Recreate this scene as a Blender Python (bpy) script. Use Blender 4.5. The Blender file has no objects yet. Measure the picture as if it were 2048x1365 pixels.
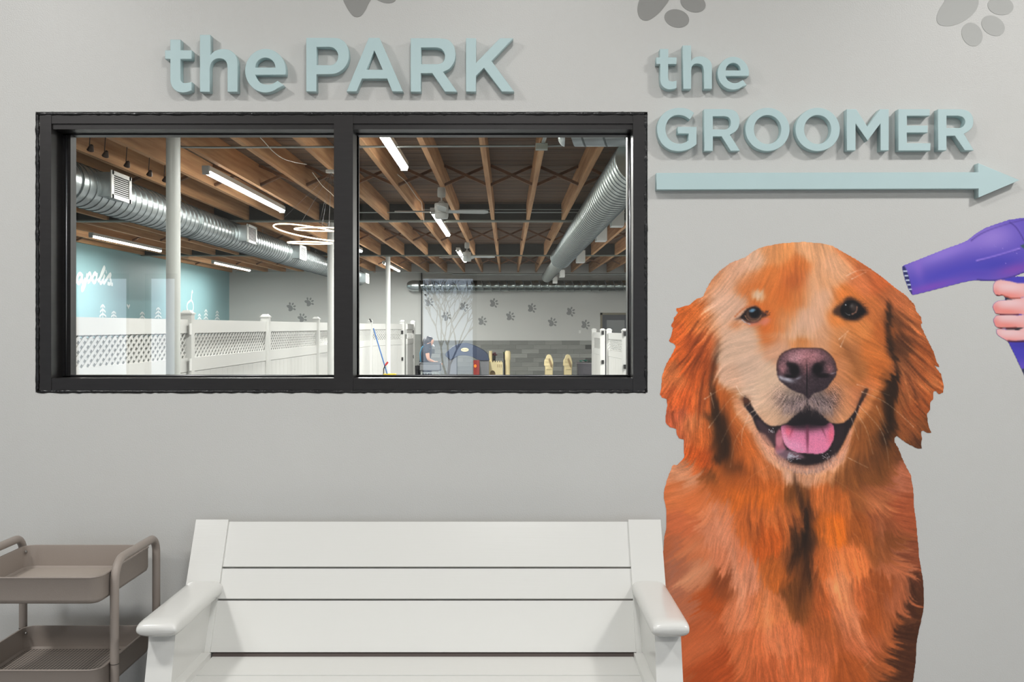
import bpy, bmesh, math, random
import numpy as np
from mathutils import Vector, Matrix
random.seed(4)
C = bpy.context.scene.collection
SC = bpy.context.scene
# ---------------------------------------------------------------- camera, light, exposure
F, CX, CY, H, DW = 2000.0, 1015.0, 654.0, 1.49, 3.35      # focal length (px), vanishing point, eye height, distance to the wall
cam_d = bpy.data.cameras.new('camera'); cam = bpy.data.objects.new('camera', cam_d); C.objects.link(cam)
cam.location = (0, -DW, H); cam.rotation_euler = (math.pi / 2, 0, 0)
cam_d.sensor_width = 36; cam_d.lens = 36 * F / 2048; cam_d.clip_start = .02; cam_d.clip_end = 200
cam_d.shift_x = (1024 - CX) / 2048; cam_d.shift_y = -(682.5 - CY) / 2048
SC.camera = cam
SC.view_settings.view_transform = 'Standard'; SC.view_settings.look = 'None'; SC.view_settings.gamma = 1
SC.view_settings.use_curve_mapping = False
SC.view_settings.exposure = 0.0
w = bpy.data.worlds.new('overcast_sky'); SC.world = w; w.use_nodes = True
w.node_tree.nodes['Background'].inputs[0].default_value = (.72, .84, 1, 1); w.node_tree.nodes['Background'].inputs[1].default_value = 3.4

def area(name, loc, sx, sy, power, col=(1, 1, 1), rot=(0, 0, 0)):
    d = bpy.data.lights.new(name, 'AREA'); d.shape = 'RECTANGLE'; d.size = sx; d.size_y = sy; d.energy = power; d.color = col
    o = bpy.data.objects.new(name, d); C.objects.link(o); o.location = loc; o.rotation_euler = rot
    return o
# lobby ceiling panels (the ones nearest the sign wall throw the letter shadows) and an unseen soft row behind, added as ambient fill
for x, p in ((-2.3, 49), (0.05, 26), (2.4, 54)):
    area('lobby_light', (x, -1.75, 3.38), .32, .32, p, (1, .985, .96))
for x in (-3.0, 0.0, 3.0):
    area('lobby_fill_back', (x, -5.2, 3.38), 1.2, .6, 62, (1, .985, .965))
def X(px, d): return (px - CX) * d / F
def Z(py, d): return H - (py - CY) * d / F
def P(px, py, d): return Vector((X(px, d), d - DW, Z(py, d)))
def Y(d): return d - DW
# ---------------------------------------------------------------- helpers
def lin(c): return tuple(((v / 255) / 12.92 if v / 255 <= .04045 else ((v / 255 + .055) / 1.055) ** 2.4) for v in c)
_m = {}
def mat(name, rgb, rough=.5, metal=0, noise=0, nscale=8, bump=0, bscale=60, coat=0, emit=0, spec=.5, stretch=(1, 1, 1), rgb2=None):
    if name in _m: return _m[name]
    m = bpy.data.materials.new(name); m.use_nodes = True; _m[name] = m
    nt = m.node_tree; b = nt.nodes['Principled BSDF']; c = lin(rgb) + (1,)
    b.inputs['Base Color'].default_value = c; b.inputs['Roughness'].default_value = rough; b.inputs['Metallic'].default_value = metal
    b.inputs['Coat Weight'].default_value = coat; b.inputs['Specular IOR Level'].default_value = spec
    if noise or bump:
        tc = nt.nodes.new('ShaderNodeTexCoord'); mp = nt.nodes.new('ShaderNodeMapping'); mp.inputs['Scale'].default_value = stretch
        nt.links.new(tc.outputs['Object'], mp.inputs[0])
    if noise:
        n = nt.nodes.new('ShaderNodeTexNoise'); n.inputs['Scale'].default_value = nscale; n.inputs['Detail'].default_value = 5
        nt.links.new(mp.outputs[0], n.inputs['Vector'])
        r = nt.nodes.new('ShaderNodeValToRGB'); r.color_ramp.elements[0].position = .3; r.color_ramp.elements[1].position = .7
        d = lin(rgb2) if rgb2 else tuple(v * (1 - noise) for v in c[:3]); u = tuple(min(1, v * (1 + noise * .6)) for v in c[:3])
        r.color_ramp.elements[0].color = d + (1,); r.color_ramp.elements[1].color = u + (1,)
        nt.links.new(n.outputs[0], r.inputs[0]); nt.links.new(r.outputs[0], b.inputs['Base Color'])
    if bump:
        n = nt.nodes.new('ShaderNodeTexNoise'); n.inputs['Scale'].default_value = bscale; n.inputs['Detail'].default_value = 2
        nt.links.new(mp.outputs[0], n.inputs['Vector'])
        bp = nt.nodes.new('ShaderNodeBump'); bp.inputs['Strength'].default_value = bump; bp.inputs['Distance'].default_value = .002
        nt.links.new(n.outputs[0], bp.inputs['Height']); nt.links.new(bp.outputs[0], b.inputs['Normal'])
    if emit:
        b.inputs['Emission Color'].default_value = c; b.inputs['Emission Strength'].default_value = emit
    return m

def link(name, me, m, parent=None, loc=None):
    o = bpy.data.objects.new(name, me); C.objects.link(o)
    if m is not None and not me.materials: me.materials.append(m)
    if parent: o.parent = parent
    if loc is not None: o.location = loc
    return o
def tag(o, label=None, cat=None, group=None, kind=None):
    for k, v in (('label', label), ('category', cat), ('group', group), ('kind', kind)):
        if v: o[k] = v
    return o
def thing(name, label, cat, loc=(0, 0, 0), rz=0, group=None):
    o = bpy.data.objects.new(name, None); C.objects.link(o); o.location = loc; o.rotation_euler = (0, 0, rz); o.empty_display_size = .1
    return tag(o, label, cat, group)
def fin(bm, name, m, parent=None, smooth=False, bev=0, seg=2, loc=None, auto=None):
    if bev:
        es = [e for e in bm.edges if len(e.link_faces) == 2 and e.calc_face_angle(0) > .6]
        bmesh.ops.bevel(bm, geom=es, offset=bev, segments=seg, profile=.5, affect='EDGES', clamp_overlap=True)
    bmesh.ops.recalc_face_normals(bm, faces=bm.faces)
    me = bpy.data.meshes.new(name); bm.to_mesh(me); bm.free()
    if smooth or auto:
        me.polygons.foreach_set('use_smooth', [True] * len(me.polygons))
        if auto: me.set_sharp_from_angle(angle=auto)
    return link(name, me, m, parent, loc)
def box(bm, x0, x1, y0, y1, z0, z1, mtx=None):
    vs = [bm.verts.new((x, y, z)) for x in (x0, x1) for y in (y0, y1) for z in (z0, z1)]
    for f in ((0, 1, 3, 2), (4, 6, 7, 5), (0, 4, 5, 1), (2, 3, 7, 6), (0, 2, 6, 4), (1, 5, 7, 3)): bm.faces.new([vs[i] for i in f])
    if mtx: bmesh.ops.transform(bm, matrix=mtx, verts=vs)
    return vs
def boxo(name, x0, x1, y0, y1, z0, z1, m, parent=None, bev=0, seg=2):
    """box whose origin sits at its own centre"""
    bm = bmesh.new(); cx, cy, cz = (x0 + x1) / 2, (y0 + y1) / 2, (z0 + z1) / 2
    box(bm, x0 - cx, x1 - cx, y0 - cy, y1 - cy, z0 - cz, z1 - cz)
    return fin(bm, name, m, parent, bev=bev, seg=seg, loc=(cx, cy, cz))
def tube(bm, pts, r, n=10, closed=False, cap=True):
    pts = [Vector(p) for p in pts]; N = len(pts); rings = []; prev = None
    for i, p in enumerate(pts):
        if closed: t = pts[(i + 1) % N] - pts[i - 1]
        else: t = pts[min(i + 1, N - 1)] - pts[max(i - 1, 0)]
        t.normalize()
        if prev is None: u = t.orthogonal().normalized()
        else: u = (prev - t * prev.dot(t)).normalized()
        prev = u; v = t.cross(u); rr = r[i] if isinstance(r, (list, tuple)) else r
        rings.append([bm.verts.new(p + (u * math.cos(a) + v * math.sin(a)) * rr) for a in [2 * math.pi * k / n for k in range(n)]])
    for i in range(N if closed else N - 1):
        a, b = rings[i], rings[(i + 1) % N]
        for k in range(n): bm.faces.new((a[k], a[(k + 1) % n], b[(k + 1) % n], b[k]))
    if cap and not closed: bm.faces.new(rings[0][::-1]); bm.faces.new(rings[-1])
def tubeo(name, pts, r, m, parent=None, n=10, closed=False):
    bm = bmesh.new(); tube(bm, pts, r, n, closed); return fin(bm, name, m, parent, auto=.9)
def lathe(name, prof, m, parent=None, n=20, loc=(0, 0, 0), axis='Z'):
    bm = bmesh.new(); rings = []
    for r, z in prof:
        if r < 1e-5: rings.append([bm.verts.new((0, 0, z))])
        else: rings.append([bm.verts.new((r * math.cos(2 * math.pi * k / n), r * math.sin(2 * math.pi * k / n), z)) for k in range(n)])
    for a, b in zip(rings, rings[1:]):
        for k in range(n):
            v = [a[k % len(a)], a[(k + 1) % len(a)], b[(k + 1) % len(b)], b[k % len(b)]]; v = list(dict.fromkeys(v))
            if len(v) > 2: bm.faces.new(v)
    if axis == 'Y': bmesh.ops.rotate(bm, verts=bm.verts, cent=(0, 0, 0), matrix=Matrix.Rotation(-math.pi / 2, 3, 'X'))
    if axis == 'X': bmesh.ops.rotate(bm, verts=bm.verts, cent=(0, 0, 0), matrix=Matrix.Rotation(math.pi / 2, 3, 'Y'))
    return fin(bm, name, m, parent, auto=.6, loc=loc)
def prism(name, polys, y0, y1, m, parent=None, bev=0, origin=None):
    """polygons (x,z) with even-odd holes, extruded from y0 (front) to y1 (back) through a filled 2D curve"""
    cu = bpy.data.curves.new(name, 'CURVE'); cu.dimensions = '2D'; cu.fill_mode = 'BOTH'; cu.extrude = abs(y1 - y0) / 2 - bev; cu.bevel_depth = bev; cu.bevel_resolution = 1; cu.offset = -bev
    ox, oz = origin or (sum(p[0] for p in polys[0]) / len(polys[0]), sum(p[1] for p in polys[0]) / len(polys[0]))
    for pl in polys:
        sp = cu.splines.new('POLY'); sp.points.add(len(pl) - 1); sp.use_cyclic_u = True
        for i, p in enumerate(pl): sp.points[i].co = (p[0] - ox, p[1] - oz, 0, 1)
    tmp = bpy.data.objects.new('tmp', cu); C.objects.link(tmp)
    dg = bpy.context.evaluated_depsgraph_get(); me = bpy.data.meshes.new_from_object(tmp.evaluated_get(dg)); bpy.data.objects.remove(tmp); bpy.data.curves.remove(cu)
    me.transform(Matrix.Rotation(math.pi / 2, 4, 'X')); me.materials.clear(); me.name = name
    return link(name, me, m, parent, (ox, (y0 + y1) / 2, oz))
def copy_tree(o, parent=None):
    c = o.copy(); C.objects.link(c)
    if parent: c.parent = parent
    for ch in list(o.children): copy_tree(ch, c)
    return c
def skin(name, verts, edges, rad, m, parent=None, sub=1, loc=(0, 0, 0)):
    me = bpy.data.meshes.new(name); me.from_pydata(verts, edges, [])
    o = bpy.data.objects.new('tmp', me); C.objects.link(o)
    md = o.modifiers.new('s', 'SKIN'); md.use_smooth_shade = True
    for i, r in enumerate(rad): me.skin_vertices[0].data[i].radius = r if isinstance(r, tuple) else (r, r)
    me.skin_vertices[0].data[0].use_root = True
    o.modifiers.new('u', 'SUBSURF').levels = sub
    bpy.context.view_layer.update()
    dg = bpy.context.evaluated_depsgraph_get(); em = bpy.data.meshes.new_from_object(o.evaluated_get(dg)); bpy.data.objects.remove(o)
    em.materials.clear(); em.name = name
    return link(name, em, m, parent, loc)
# ---------------------------------------------------------------- materials of the setting
paint = mat('grey_wall_paint', (201, 201, 198), .42, bump=.25, bscale=240, noise=.03, nscale=1.2)
park_paint = mat('park_wall_paint', (200, 201, 198), .5, noise=.03, nscale=.8)
mint = mat('mint_wall_paint', (146, 186, 192), .5, noise=.04, nscale=.6)
white_ceil = mat('ceiling_white', (225, 225, 222), .8)
lobby_floor = mat('lobby_floor_vinyl', (120, 118, 116), .35, noise=.1, nscale=3)
concrete = mat('park_floor_rubber', (96, 98, 100), .5, noise=.12, nscale=4)
bronze = mat('dark_bronze_aluminium', (44, 42, 42), .38, metal=.35, noise=.12, nscale=14, stretch=(1, 1, 6))
seal = mat('black_sealant', (14, 14, 16), .3, bump=.9, bscale=120)
alu = mat('bare_aluminium_bead', (150, 152, 155), .3, metal=.9)
LX0, LX1, LY0, LZ = -6.0, 4.6, -8.2, 3.6
PX0, PX1, PY1, PZF = -9.6, 7.0, Y(34.5), -.25
ZC = H + 1.88                                     # underside of the joists
def struct(o): return tag(o, kind='structure')
# sign wall with the window opening
s0 = DW / F
WX0, WX1, WZ0, WZ1 = X(71, DW), X(1295, DW), Z(786, DW), Z(224, DW)
bm = bmesh.new()
box(bm, PX0 - .2, WX0, 0, .15, PZF - .1, 4.0); box(bm, WX1, PX1 + .2, 0, .15, PZF - .1, 4.0); box(bm, WX0, WX1, 0, .15, PZF - .1, WZ0); box(bm, WX0, WX1, 0, .15, WZ1, 4.0)
bmesh.ops.remove_doubles(bm, verts=bm.verts, dist=1e-4)
wall_front = struct(fin(bm, 'wall_front', paint))
struct(boxo('floor', LX0, LX1, LY0, 0, -.1, 0, lobby_floor)); struct(boxo('ceiling', LX0, LX1, LY0, 0, LZ, LZ + .1, white_ceil))
struct(boxo('wall_left', LX0 - .12, LX0, LY0, 0, -.1, LZ, paint)); struct(boxo('wall_right', LX1, LX1 + .12, LY0, 0, -.1, LZ, paint))
# back wall of the lobby with the shop windows whose daylight shows in the glass
bm = bmesh.new(); wins = [(-5.35, -4.45), (-4.28, -3.88), (-1.05, -.36), (1.6, 3.4)]; x = LX0
for a, b in wins + [(LX1, LX1)]:
    box(bm, x, a, LY0 - .15, LY0, -.1, LZ); 
    if b > a: box(bm, a, b, LY0 - .15, LY0, 2.12, LZ); box(bm, a, b, LY0 - .15, LY0, -.1, .12)
    x = b
wall_back = struct(fin(bm, 'wall_back', paint))
for a, b in wins:
    bm = bmesh.new()
    box(bm, a, a + .05, LY0 - .12, LY0 - .05, .12, 2.12); box(bm, b - .05, b, LY0 - .12, LY0 - .05, .12, 2.12)
    box(bm, a, b, LY0 - .12, LY0 - .05, .12, .18); box(bm, a, b, LY0 - .12, LY0 - .05, 2.06, 2.12)
    fin(bm, 'window_frame', bronze, wall_back)
snow = mat('snowy_asphalt', (150, 154, 160), .7, noise=.6, nscale=1.4, rgb2=(58, 60, 64)); bark = mat('bark', (62, 56, 52), .9, noise=.3, nscale=12)
bm = bmesh.new(); box(bm, -14, 14, LY0 - 22, LY0 - .16, -.3, -.12); struct(fin(bm, 'ground', snow))
# bare trees outside, seen only as a reflection
for k, (tx, ty, hh, lab) in enumerate([(-1.0, LY0 - 5, 4.2, 'bare winter tree outside mirrored in the right-hand pane'), (-5.0, LY0 - 6, 4.6, 'bare winter tree outside mirrored in the left-hand pane'), (1.9, LY0 - 9, 4.8, 'farther bare tree outside behind the nearer one')]):
    bm = bmesh.new(); rt = random.Random(k + 5)
    def branch(p, d, L, r, n):
        q = p + d * L; tube(bm, [p, (p + q) / 2 + Vector((rt.uniform(-1, 1), rt.uniform(-1, 1), 0)) * L * .07, q], [r, r * .85, r * .7], 5, cap=False)
        if n:
            for _ in range(3):
                e = (d + Vector((rt.uniform(-1, 1), rt.uniform(-1, 1), rt.uniform(-.2, .8))) * .75).normalized(); branch(q, e, L * rt.uniform(.6, .85), r * .66, n - 1)
    branch(Vector((0, 0, 0)), Vector((0, 0, 1)), hh * .17, .03, 5)
    tag(fin(bm, 'bare_tree', bark, loc=(tx, ty, -.12)), lab, 'tree')

# ---------------------------------------------------------------- window_1 : bronze frame, sealant, two panes
win = thing('window_1', None, None, (0, 0, 0)); struct(win)
wz = lambda py: Z(py, DW); wx = lambda px: X(px, DW)
# sealant bead round the frame
bm = bmesh.new(); rs = random.Random(2)
def bead(p, q, n=90):
    pts = [Vector(p).lerp(Vector(q), i / n) + Vector((rs.uniform(-1, 1), 0, rs.uniform(-1, 1))) * .0006 for i in range(n + 1)]
    tube(bm, pts, [.0065 + rs.uniform(-.0016, .0016) for _ in pts], 6)
e = .006
bead((WX0 + e, .003, WZ0 + e), (WX0 + e, .003, WZ1 - e)); bead((WX1 - e, .003, WZ0 + e), (WX1 - e, .003, WZ1 - e)); bead((WX0 + e, .003, WZ1 - e), (WX1 - e, .003, WZ1 - e), 160); bead((WX0 + e, .003, WZ0 + e * .6), (WX1 - e, .003, WZ0 + e * .6), 160)
fin(bm, 'sealant_bead', seal, win, smooth=True)
frx = [(wx(80), wx(103)), (wx(668), wx(706)), (wx(1266), wx(1291))]
for nm, (a, b) in zip(('jamb', 'mullion', 'jamb'), frx):
    bm = bmesh.new(); box(bm, a, b, -.002, .145, WZ0 + .004, WZ1 - .010); fin(bm, nm, bronze, win, bev=.0015)
top0, bot1 = wz(258), wz(757)
for a, b in ((frx[0][1], frx[1][0]), (frx[1][1], frx[2][0])):
    bm = bmesh.new(); box(bm, a, b, 0, .145, top0 + .018, WZ1 - .010); box(bm, a, b, .006, .145, top0, top0 + .018); fin(bm, 'head_rail', bronze, win, bev=.0012)
    bm = bmesh.new(); box(bm, a, b, 0, .145, WZ0 + .004, bot1); fin(bm, 'sill_rail', bronze, win, bev=.0012)
# inner sash: thin bronze stop, aluminium bead and the glass
GD = DW + .10
gx = [(X(126, GD), X(668, GD) + .03), (X(706, GD) - .03, X(1266, GD) + .002)]
glass = bpy.data.materials.new('window_glass'); glass.use_nodes = True; nt = glass.node_tree; nt.nodes.remove(nt.nodes['Principled BSDF'])
tr = nt.nodes.new('ShaderNodeBsdfTransparent'); tr.inputs[0].default_value = (.965, .98, .975, 1); gl = nt.nodes.new('ShaderNodeBsdfGlossy'); gl.inputs['Roughness'].default_value = .0
fr = nt.nodes.new('ShaderNodeFresnel'); fr.inputs[0].default_value = 1.5; mx = nt.nodes.new('ShaderNodeMixShader')
nt.links.new(fr.outputs[0], mx.inputs[0]); nt.links.new(tr.outputs[0], mx.inputs[1]); nt.links.new(gl.outputs[0], mx.inputs[2]); nt.links.new(mx.outputs[0], nt.nodes['Material Output'].inputs[0])
for i, (a, b) in enumerate(gx):
    a0 = a if i == 0 else frx[1][1]; b0 = frx[1][0] if i == 0 else frx[2][0]
    a0 = frx[0][1] if i == 0 else a0
    L = X(145, GD) if i == 0 else X(709, GD); R = X(668, GD) + .004 if i == 0 else X(1254, GD)
    T, B = Z(272, GD), Z(752, GD)
    bm = bmesh.new()
    box(bm, a0, L, .085, .13, bot1, top0); box(bm, R, b0, .085, .13, bot1, top0) if b0 > R else None
    box(bm, a0, b0, .085, .13, T, top0); box(bm, a0, b0, .085, .13, bot1, B)
    fin(bm, 'glazing_stop', bronze, win, bev=.001)
    bm = bmesh.new(); r = .0035; inset = .004
    for p, q in (((L - .014, B), (L - .014, T)), ((L, B + .001), (R, B + .001))) if i == 0 else (((L - .006, B), (L - .006, T)), ((R + .008, B), (R + .008, T)), ((L, B + .001), (R, B + .001))):
        tube(bm, [(p[0], .083, p[1]), (q[0], .083, q[1])], r * .9, 6)
    fin(bm, 'aluminium_bead', alu, win, smooth=True)
    bm = bmesh.new(); box(bm, L - .01, R + .01, .100, .106, B - .01, T + .01); fin(bm, 'pane', glass, win)

# ---------------------------------------------------------------- the dog park behind the glass
pf = struct(boxo('floor', PX0, PX1, .15, PY1, PZF - .1, PZF, concrete))
deck_back = mat('deck_shadow_gap', (30, 22, 18), .9)
ceil = struct(boxo('ceiling', PX0, PX1, .15, PY1, ZC + .31, ZC + .36, deck_back))
struct(boxo('wall_left', PX0 - .15, PX0, .15, PY1, PZF, ZC + .4, mint)); struct(boxo('wall_right', PX1, PX1 + .15, .15, PY1, PZF, ZC + .4, park_paint))
wall_far = struct(boxo('wall_back', PX0, PX1, PY1, PY1 + .15, PZF, ZC + .4, park_paint))
def wood(name, a, b, stretch, rough=.75):
    m = bpy.data.materials.new(name); m.use_nodes = True; nt = m.node_tree; bs = nt.nodes['Principled BSDF']; bs.inputs['Roughness'].default_value = rough
    tc = nt.nodes.new('ShaderNodeTexCoord'); mp = nt.nodes.new('ShaderNodeMapping'); mp.inputs['Scale'].default_value = stretch; nt.links.new(tc.outputs['Object'], mp.inputs[0])
    oi = nt.nodes.new('ShaderNodeObjectInfo'); ad = nt.nodes.new('ShaderNodeVectorMath'); ad.operation = 'ADD'; sc_ = nt.nodes.new('ShaderNodeVectorMath'); sc_.operation = 'SCALE'; sc_.inputs[3].default_value = 40
    nt.links.new(oi.outputs['Random'], sc_.inputs[0]); nt.links.new(mp.outputs[0], ad.inputs[0]); nt.links.new(sc_.outputs[0], ad.inputs[1])
    n = nt.nodes.new('ShaderNodeTexNoise'); n.inputs['Scale'].default_value = 1; n.inputs['Detail'].default_value = 6; n.inputs['Roughness'].default_value = .6; nt.links.new(ad.outputs[0], n.inputs['Vector'])
    r = nt.nodes.new('ShaderNodeValToRGB'); r.color_ramp.elements[0].position = .3; r.color_ramp.elements[1].position = .72; r.color_ramp.elements[0].color = lin(a) + (1,); r.color_ramp.elements[1].color = lin(b) + (1,)
    nt.links.new(n.outputs[0], r.inputs[0]); nt.links.new(r.outputs[0], bs.inputs['Base Color']); return m
joist_m = wood('aged_fir', (170, 120, 78), (224, 176, 128), (14, .5, 14))
deck_m = wood('old_deck_boards', (80, 64, 52), (128, 102, 78), (.6, 7.2, 4))
brace_m = wood('brace_timber', (96, 66, 44), (140, 98, 66), (4, 4, 4))
L_ = PY1 - .15
bm = bmesh.new(); box(bm, -.03, .03, -L_ / 2, L_ / 2, 0, .29); jm = bpy.data.meshes.new('joist'); bm.to_mesh(jm); bm.free(); jm.materials.append(joist_m)
jx = [-.257 + .618 * k for k in range(-15, 12) if PX0 + .05 < -.257 + .618 * k < PX1 - .05]
def kid(name, me, parent, loc, rot=(0, 0, 0)):      # child placed in world space under an unrotated parent
    o = bpy.data.objects.new(name, me); C.objects.link(o); o.parent = parent; o.location = Vector(loc) - parent.location; o.rotation_euler = rot; return o
for x in jx: kid('joist', jm, ceil, (x, .15 + L_ / 2, ZC))
bm = bmesh.new(); y = .2; rr = random.Random(8)
while y < PY1: box(bm, PX0 + .01, PX1 - .01, y, y + .128, ZC + .29 + rr.uniform(0, .004), ZC + .309); y += .14
o = fin(bm, 'deck_boards', deck_m); o['kind'] = 'stuff'; o.parent = ceil; o.location = -ceil.location
# cross bracing between the joists
for d in (13.4, 22.0, 30.4, 5.2):
    a = math.atan2(.25, .558)
    bm = bmesh.new(); ln = math.hypot(.25, .558) / 2; box(bm, -ln, ln, -.03, .03, -.018, .018)
    bme = bpy.data.meshes.new('brace'); bm.to_mesh(bme); bm.free(); bme.materials.append(brace_m)
    for x in jx[:-1]:
        if abs(x / d) > .55: continue
        kid('brace', bme, ceil, (x + .309, Y(d) - .032, ZC + .15), (0, a, 0)); kid('brace', bme, ceil, (x + .309, Y(d) + .032, ZC + .15), (0, -a, 0))
steel = mat('dark_painted_steel', (52, 54, 52), .6, noise=.15, nscale=3); flange = mat('grey_steel_flange', (120, 126, 118), .5)
beams = []
for d in (9.05, 17.65, 26.2):
    t = boxo('steel_beam', PX0 + .02, PX1 - .02, Y(d) - .02, Y(d) + .02, ZC + .0, ZC + .285, steel, ceil); t.location -= ceil.location
    f = boxo('beam_flange', PX0 + .02, PX1 - .02, Y(d) - .08, Y(d) + .08, ZC - .028, ZC - .002, flange, t); f.location -= Vector((t.location + ceil.location)); beams.append(t)
col_m = mat('grey_column_paint', (170, 172, 168), .4, noise=.05, nscale=2)
for d, px, lab in ((9.05, 346.5, 'thick grey round steel column in front of the lattice fence, nearest the glass'), (17.65, 662, 'white round steel column beside the window mullion'), (26.2, 776, 'slim white round steel column farthest back, behind the blue mop handle')):
    x = X(px, d); c_ = thing('steel_column', lab, 'column', (x, Y(d), PZF))
    lathe('shaft', [(.0, .0), (.063, .0), (.063, ZC - .04 - PZF), (0, ZC - .04 - PZF)], col_m if d < 10 else mat('white_column_paint', (205, 206, 203), .4), c_, 24)
    bm = bmesh.new(); box(bm, -.1, .1, -.08, .08, ZC - .045 - PZF, ZC - .03 - PZF); fin(bm, 'cap_plate', flange, c_); bm = bmesh.new(); box(bm, -.1, .1, -.1, .1, 0, .012); fin(bm, 'base_plate', flange, c_)

# tile wainscot on the back wall: every plank tile a piece of its own
tile_ms = [mat('grey_plank_tile_%s' % n, c, .45, noise=.10, nscale=3, stretch=(1, 1, 5)) for n, c in zip('abcd', ((136, 138, 133), (128, 130, 126), (146, 148, 143), (120, 122, 118)))]
grout = mat('tile_grout', (84, 86, 84), .8)
tz1 = Z(681.5, 34.5); tx0 = X(846, 34.5); tx1 = X(1199, 34.5)
g = boxo('tile_backing', tx0, tx1, PY1 - .012, PY1, PZF, tz1, grout, wall_far); g.location -= wall_far.location
bm = bmesh.new(); box(bm, -.297, .297, -.006, .006, -.072, .072); tm_ = []
for m_ in tile_ms:
    me = bpy.data.meshes.new('tile'); bm.to_mesh(me); me.materials.append(m_); tm_.append(me)
bm.free(); rr = random.Random(11); row = 0; z = tz1 - .075
while z > PZF + .05:
    x = tx0 + .3 - (.2 * (row % 3)) + (.2 if row % 3 else 0)
    x = tx0 + .3 + .2 * (row % 3)
    while x < tx1 - .28: kid('tile', rr.choice(tm_), wall_far, (x, PY1 - .018, z)); x += .6
    z -= .15; row += 1
lt = boxo('tile_backing', X(829, 34.5), X(842, 34.5), PY1 - .05, PY1, PZF, Z(669, 34.5), tile_ms[1], wall_far); lt.location -= wall_far.location
lw = boxo('tile_band', PX0, PX0 + .012, .3, PY1, PZF, 1.24, tile_ms[3]); lw.parent = wall_far; lw.location -= wall_far.location
lw = boxo('tile_band', PX0 + .02, X(827, 34.5), PY1 - .012, PY1, PZF, 1.23, tile_ms[1], wall_far); lw.location -= wall_far.location
tag(boxo('trim_1', X(842.2, 34.5), X(844.2, 34.5), PY1 - .05, PY1, PZF, Z(546, 34.5), mat('dark_trim', (70, 72, 72), .5)), kind='structure')
# door in the back wall
dd = struct(thing('door_1', None, None, (X(1201, 34.4), PY1, PZF))); dw = 1.06; dh = Z(626, 34.4) - PZF; tan_ = mat('door_frame_taupe', (128, 122, 104), .5); dk = mat('door_slate', (72, 74, 82), .5)
bm = bmesh.new(); box(bm, 0, .07, -.05, 0, 0, dh); box(bm, dw - .07, dw, -.05, 0, 0, dh); box(bm, 0, dw, -.05, 0, dh - .07, dh); fin(bm, 'door_frame', tan_, dd)
bm = bmesh.new(); box(bm, .07, .22, -.03, 0, 0, dh - .07); box(bm, dw - .22, dw - .07, -.03, 0, 0, dh - .07); box(bm, .22, dw - .22, -.03, 0, dh - .25, dh - .07); box(bm, .22, dw - .22, -.03, 0, 0, dh - 1.2); fin(bm, 'door_leaf', dk, dd)
bm = bmesh.new(); box(bm, .22, dw - .22, -.012, -.008, dh - 1.2, dh - .25); fin(bm, 'door_glass', mat('door_glass_grey', (120, 124, 126), .15, spec=.8), dd)
# ---------------------------------------------------------------- printed wall graphics: painted as colour grids (flat vinyl print)
def poly_mask(pts, x0, y0, w, h):
    """even-odd scanline fill of a pixel-space polygon into a w x h float mask"""
    m = np.zeros((h, w), np.float32)
    P = np.array(pts, float) - (x0, y0)
    Q = np.roll(P, -1, 0)
    for r in range(max(0, int(P[:, 1].min())), min(h, int(P[:, 1].max()) + 2)):
        y = r + .5
        s = ((P[:, 1] <= y) & (Q[:, 1] > y)) | ((Q[:, 1] <= y) & (P[:, 1] > y))
        if not s.any(): continue
        a, b = P[s], Q[s]
        xs = np.sort(a[:, 0] + (y - a[:, 1]) * (b[:, 0] - a[:, 0]) / (b[:, 1] - a[:, 1]))
        for i in range(0, len(xs) - 1, 2):
            l, q = int(round(xs[i])), int(round(xs[i + 1]))
            if q > l: m[r, max(l, 0):max(min(q, w), 0)] = 1
    return m

def blur(a, s):
    if s <= 0: return a
    n = int(s * 2.6) + 1
    k = np.exp(-.5 * (np.arange(-n, n + 1) / s) ** 2); k /= k.sum()
    for ax in (0, 1):
        pad = [(0, 0)] * a.ndim; pad[ax] = (n, n)
        p = np.pad(a, pad, mode='edge'); o = np.zeros_like(a)
        for i, kv in enumerate(k):
            sl = [slice(None)] * a.ndim; sl[ax] = slice(i, i + a.shape[ax]); o += kv * p[tuple(sl)]
        a = o
    return a

def smooth_pts(pts, n=4, closed=True):
    P = [np.array(p, float) for p in pts]; out = []; N = len(P)
    rng_ = range(N) if closed else range(N - 1)
    for i in rng_:
        if closed: a, b, c, d = P[i - 1], P[i], P[(i + 1) % N], P[(i + 2) % N]
        else: a, b, c, d = P[max(i - 1, 0)], P[i], P[i + 1], P[min(i + 2, N - 1)]
        for k in range(n):
            t = k / n
            out.append(.5 * ((2 * b) + (c - a) * t + (2 * a - 5 * b + 4 * c - d) * t * t + (3 * b - a - 3 * c + d) * t ** 3))
    if not closed: out.append(P[-1])
    return [tuple(p) for p in out]

def cr(pts, s, ox, oy): return [(p[0] / s + ox, p[1] / s + oy) for p in pts]

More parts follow.
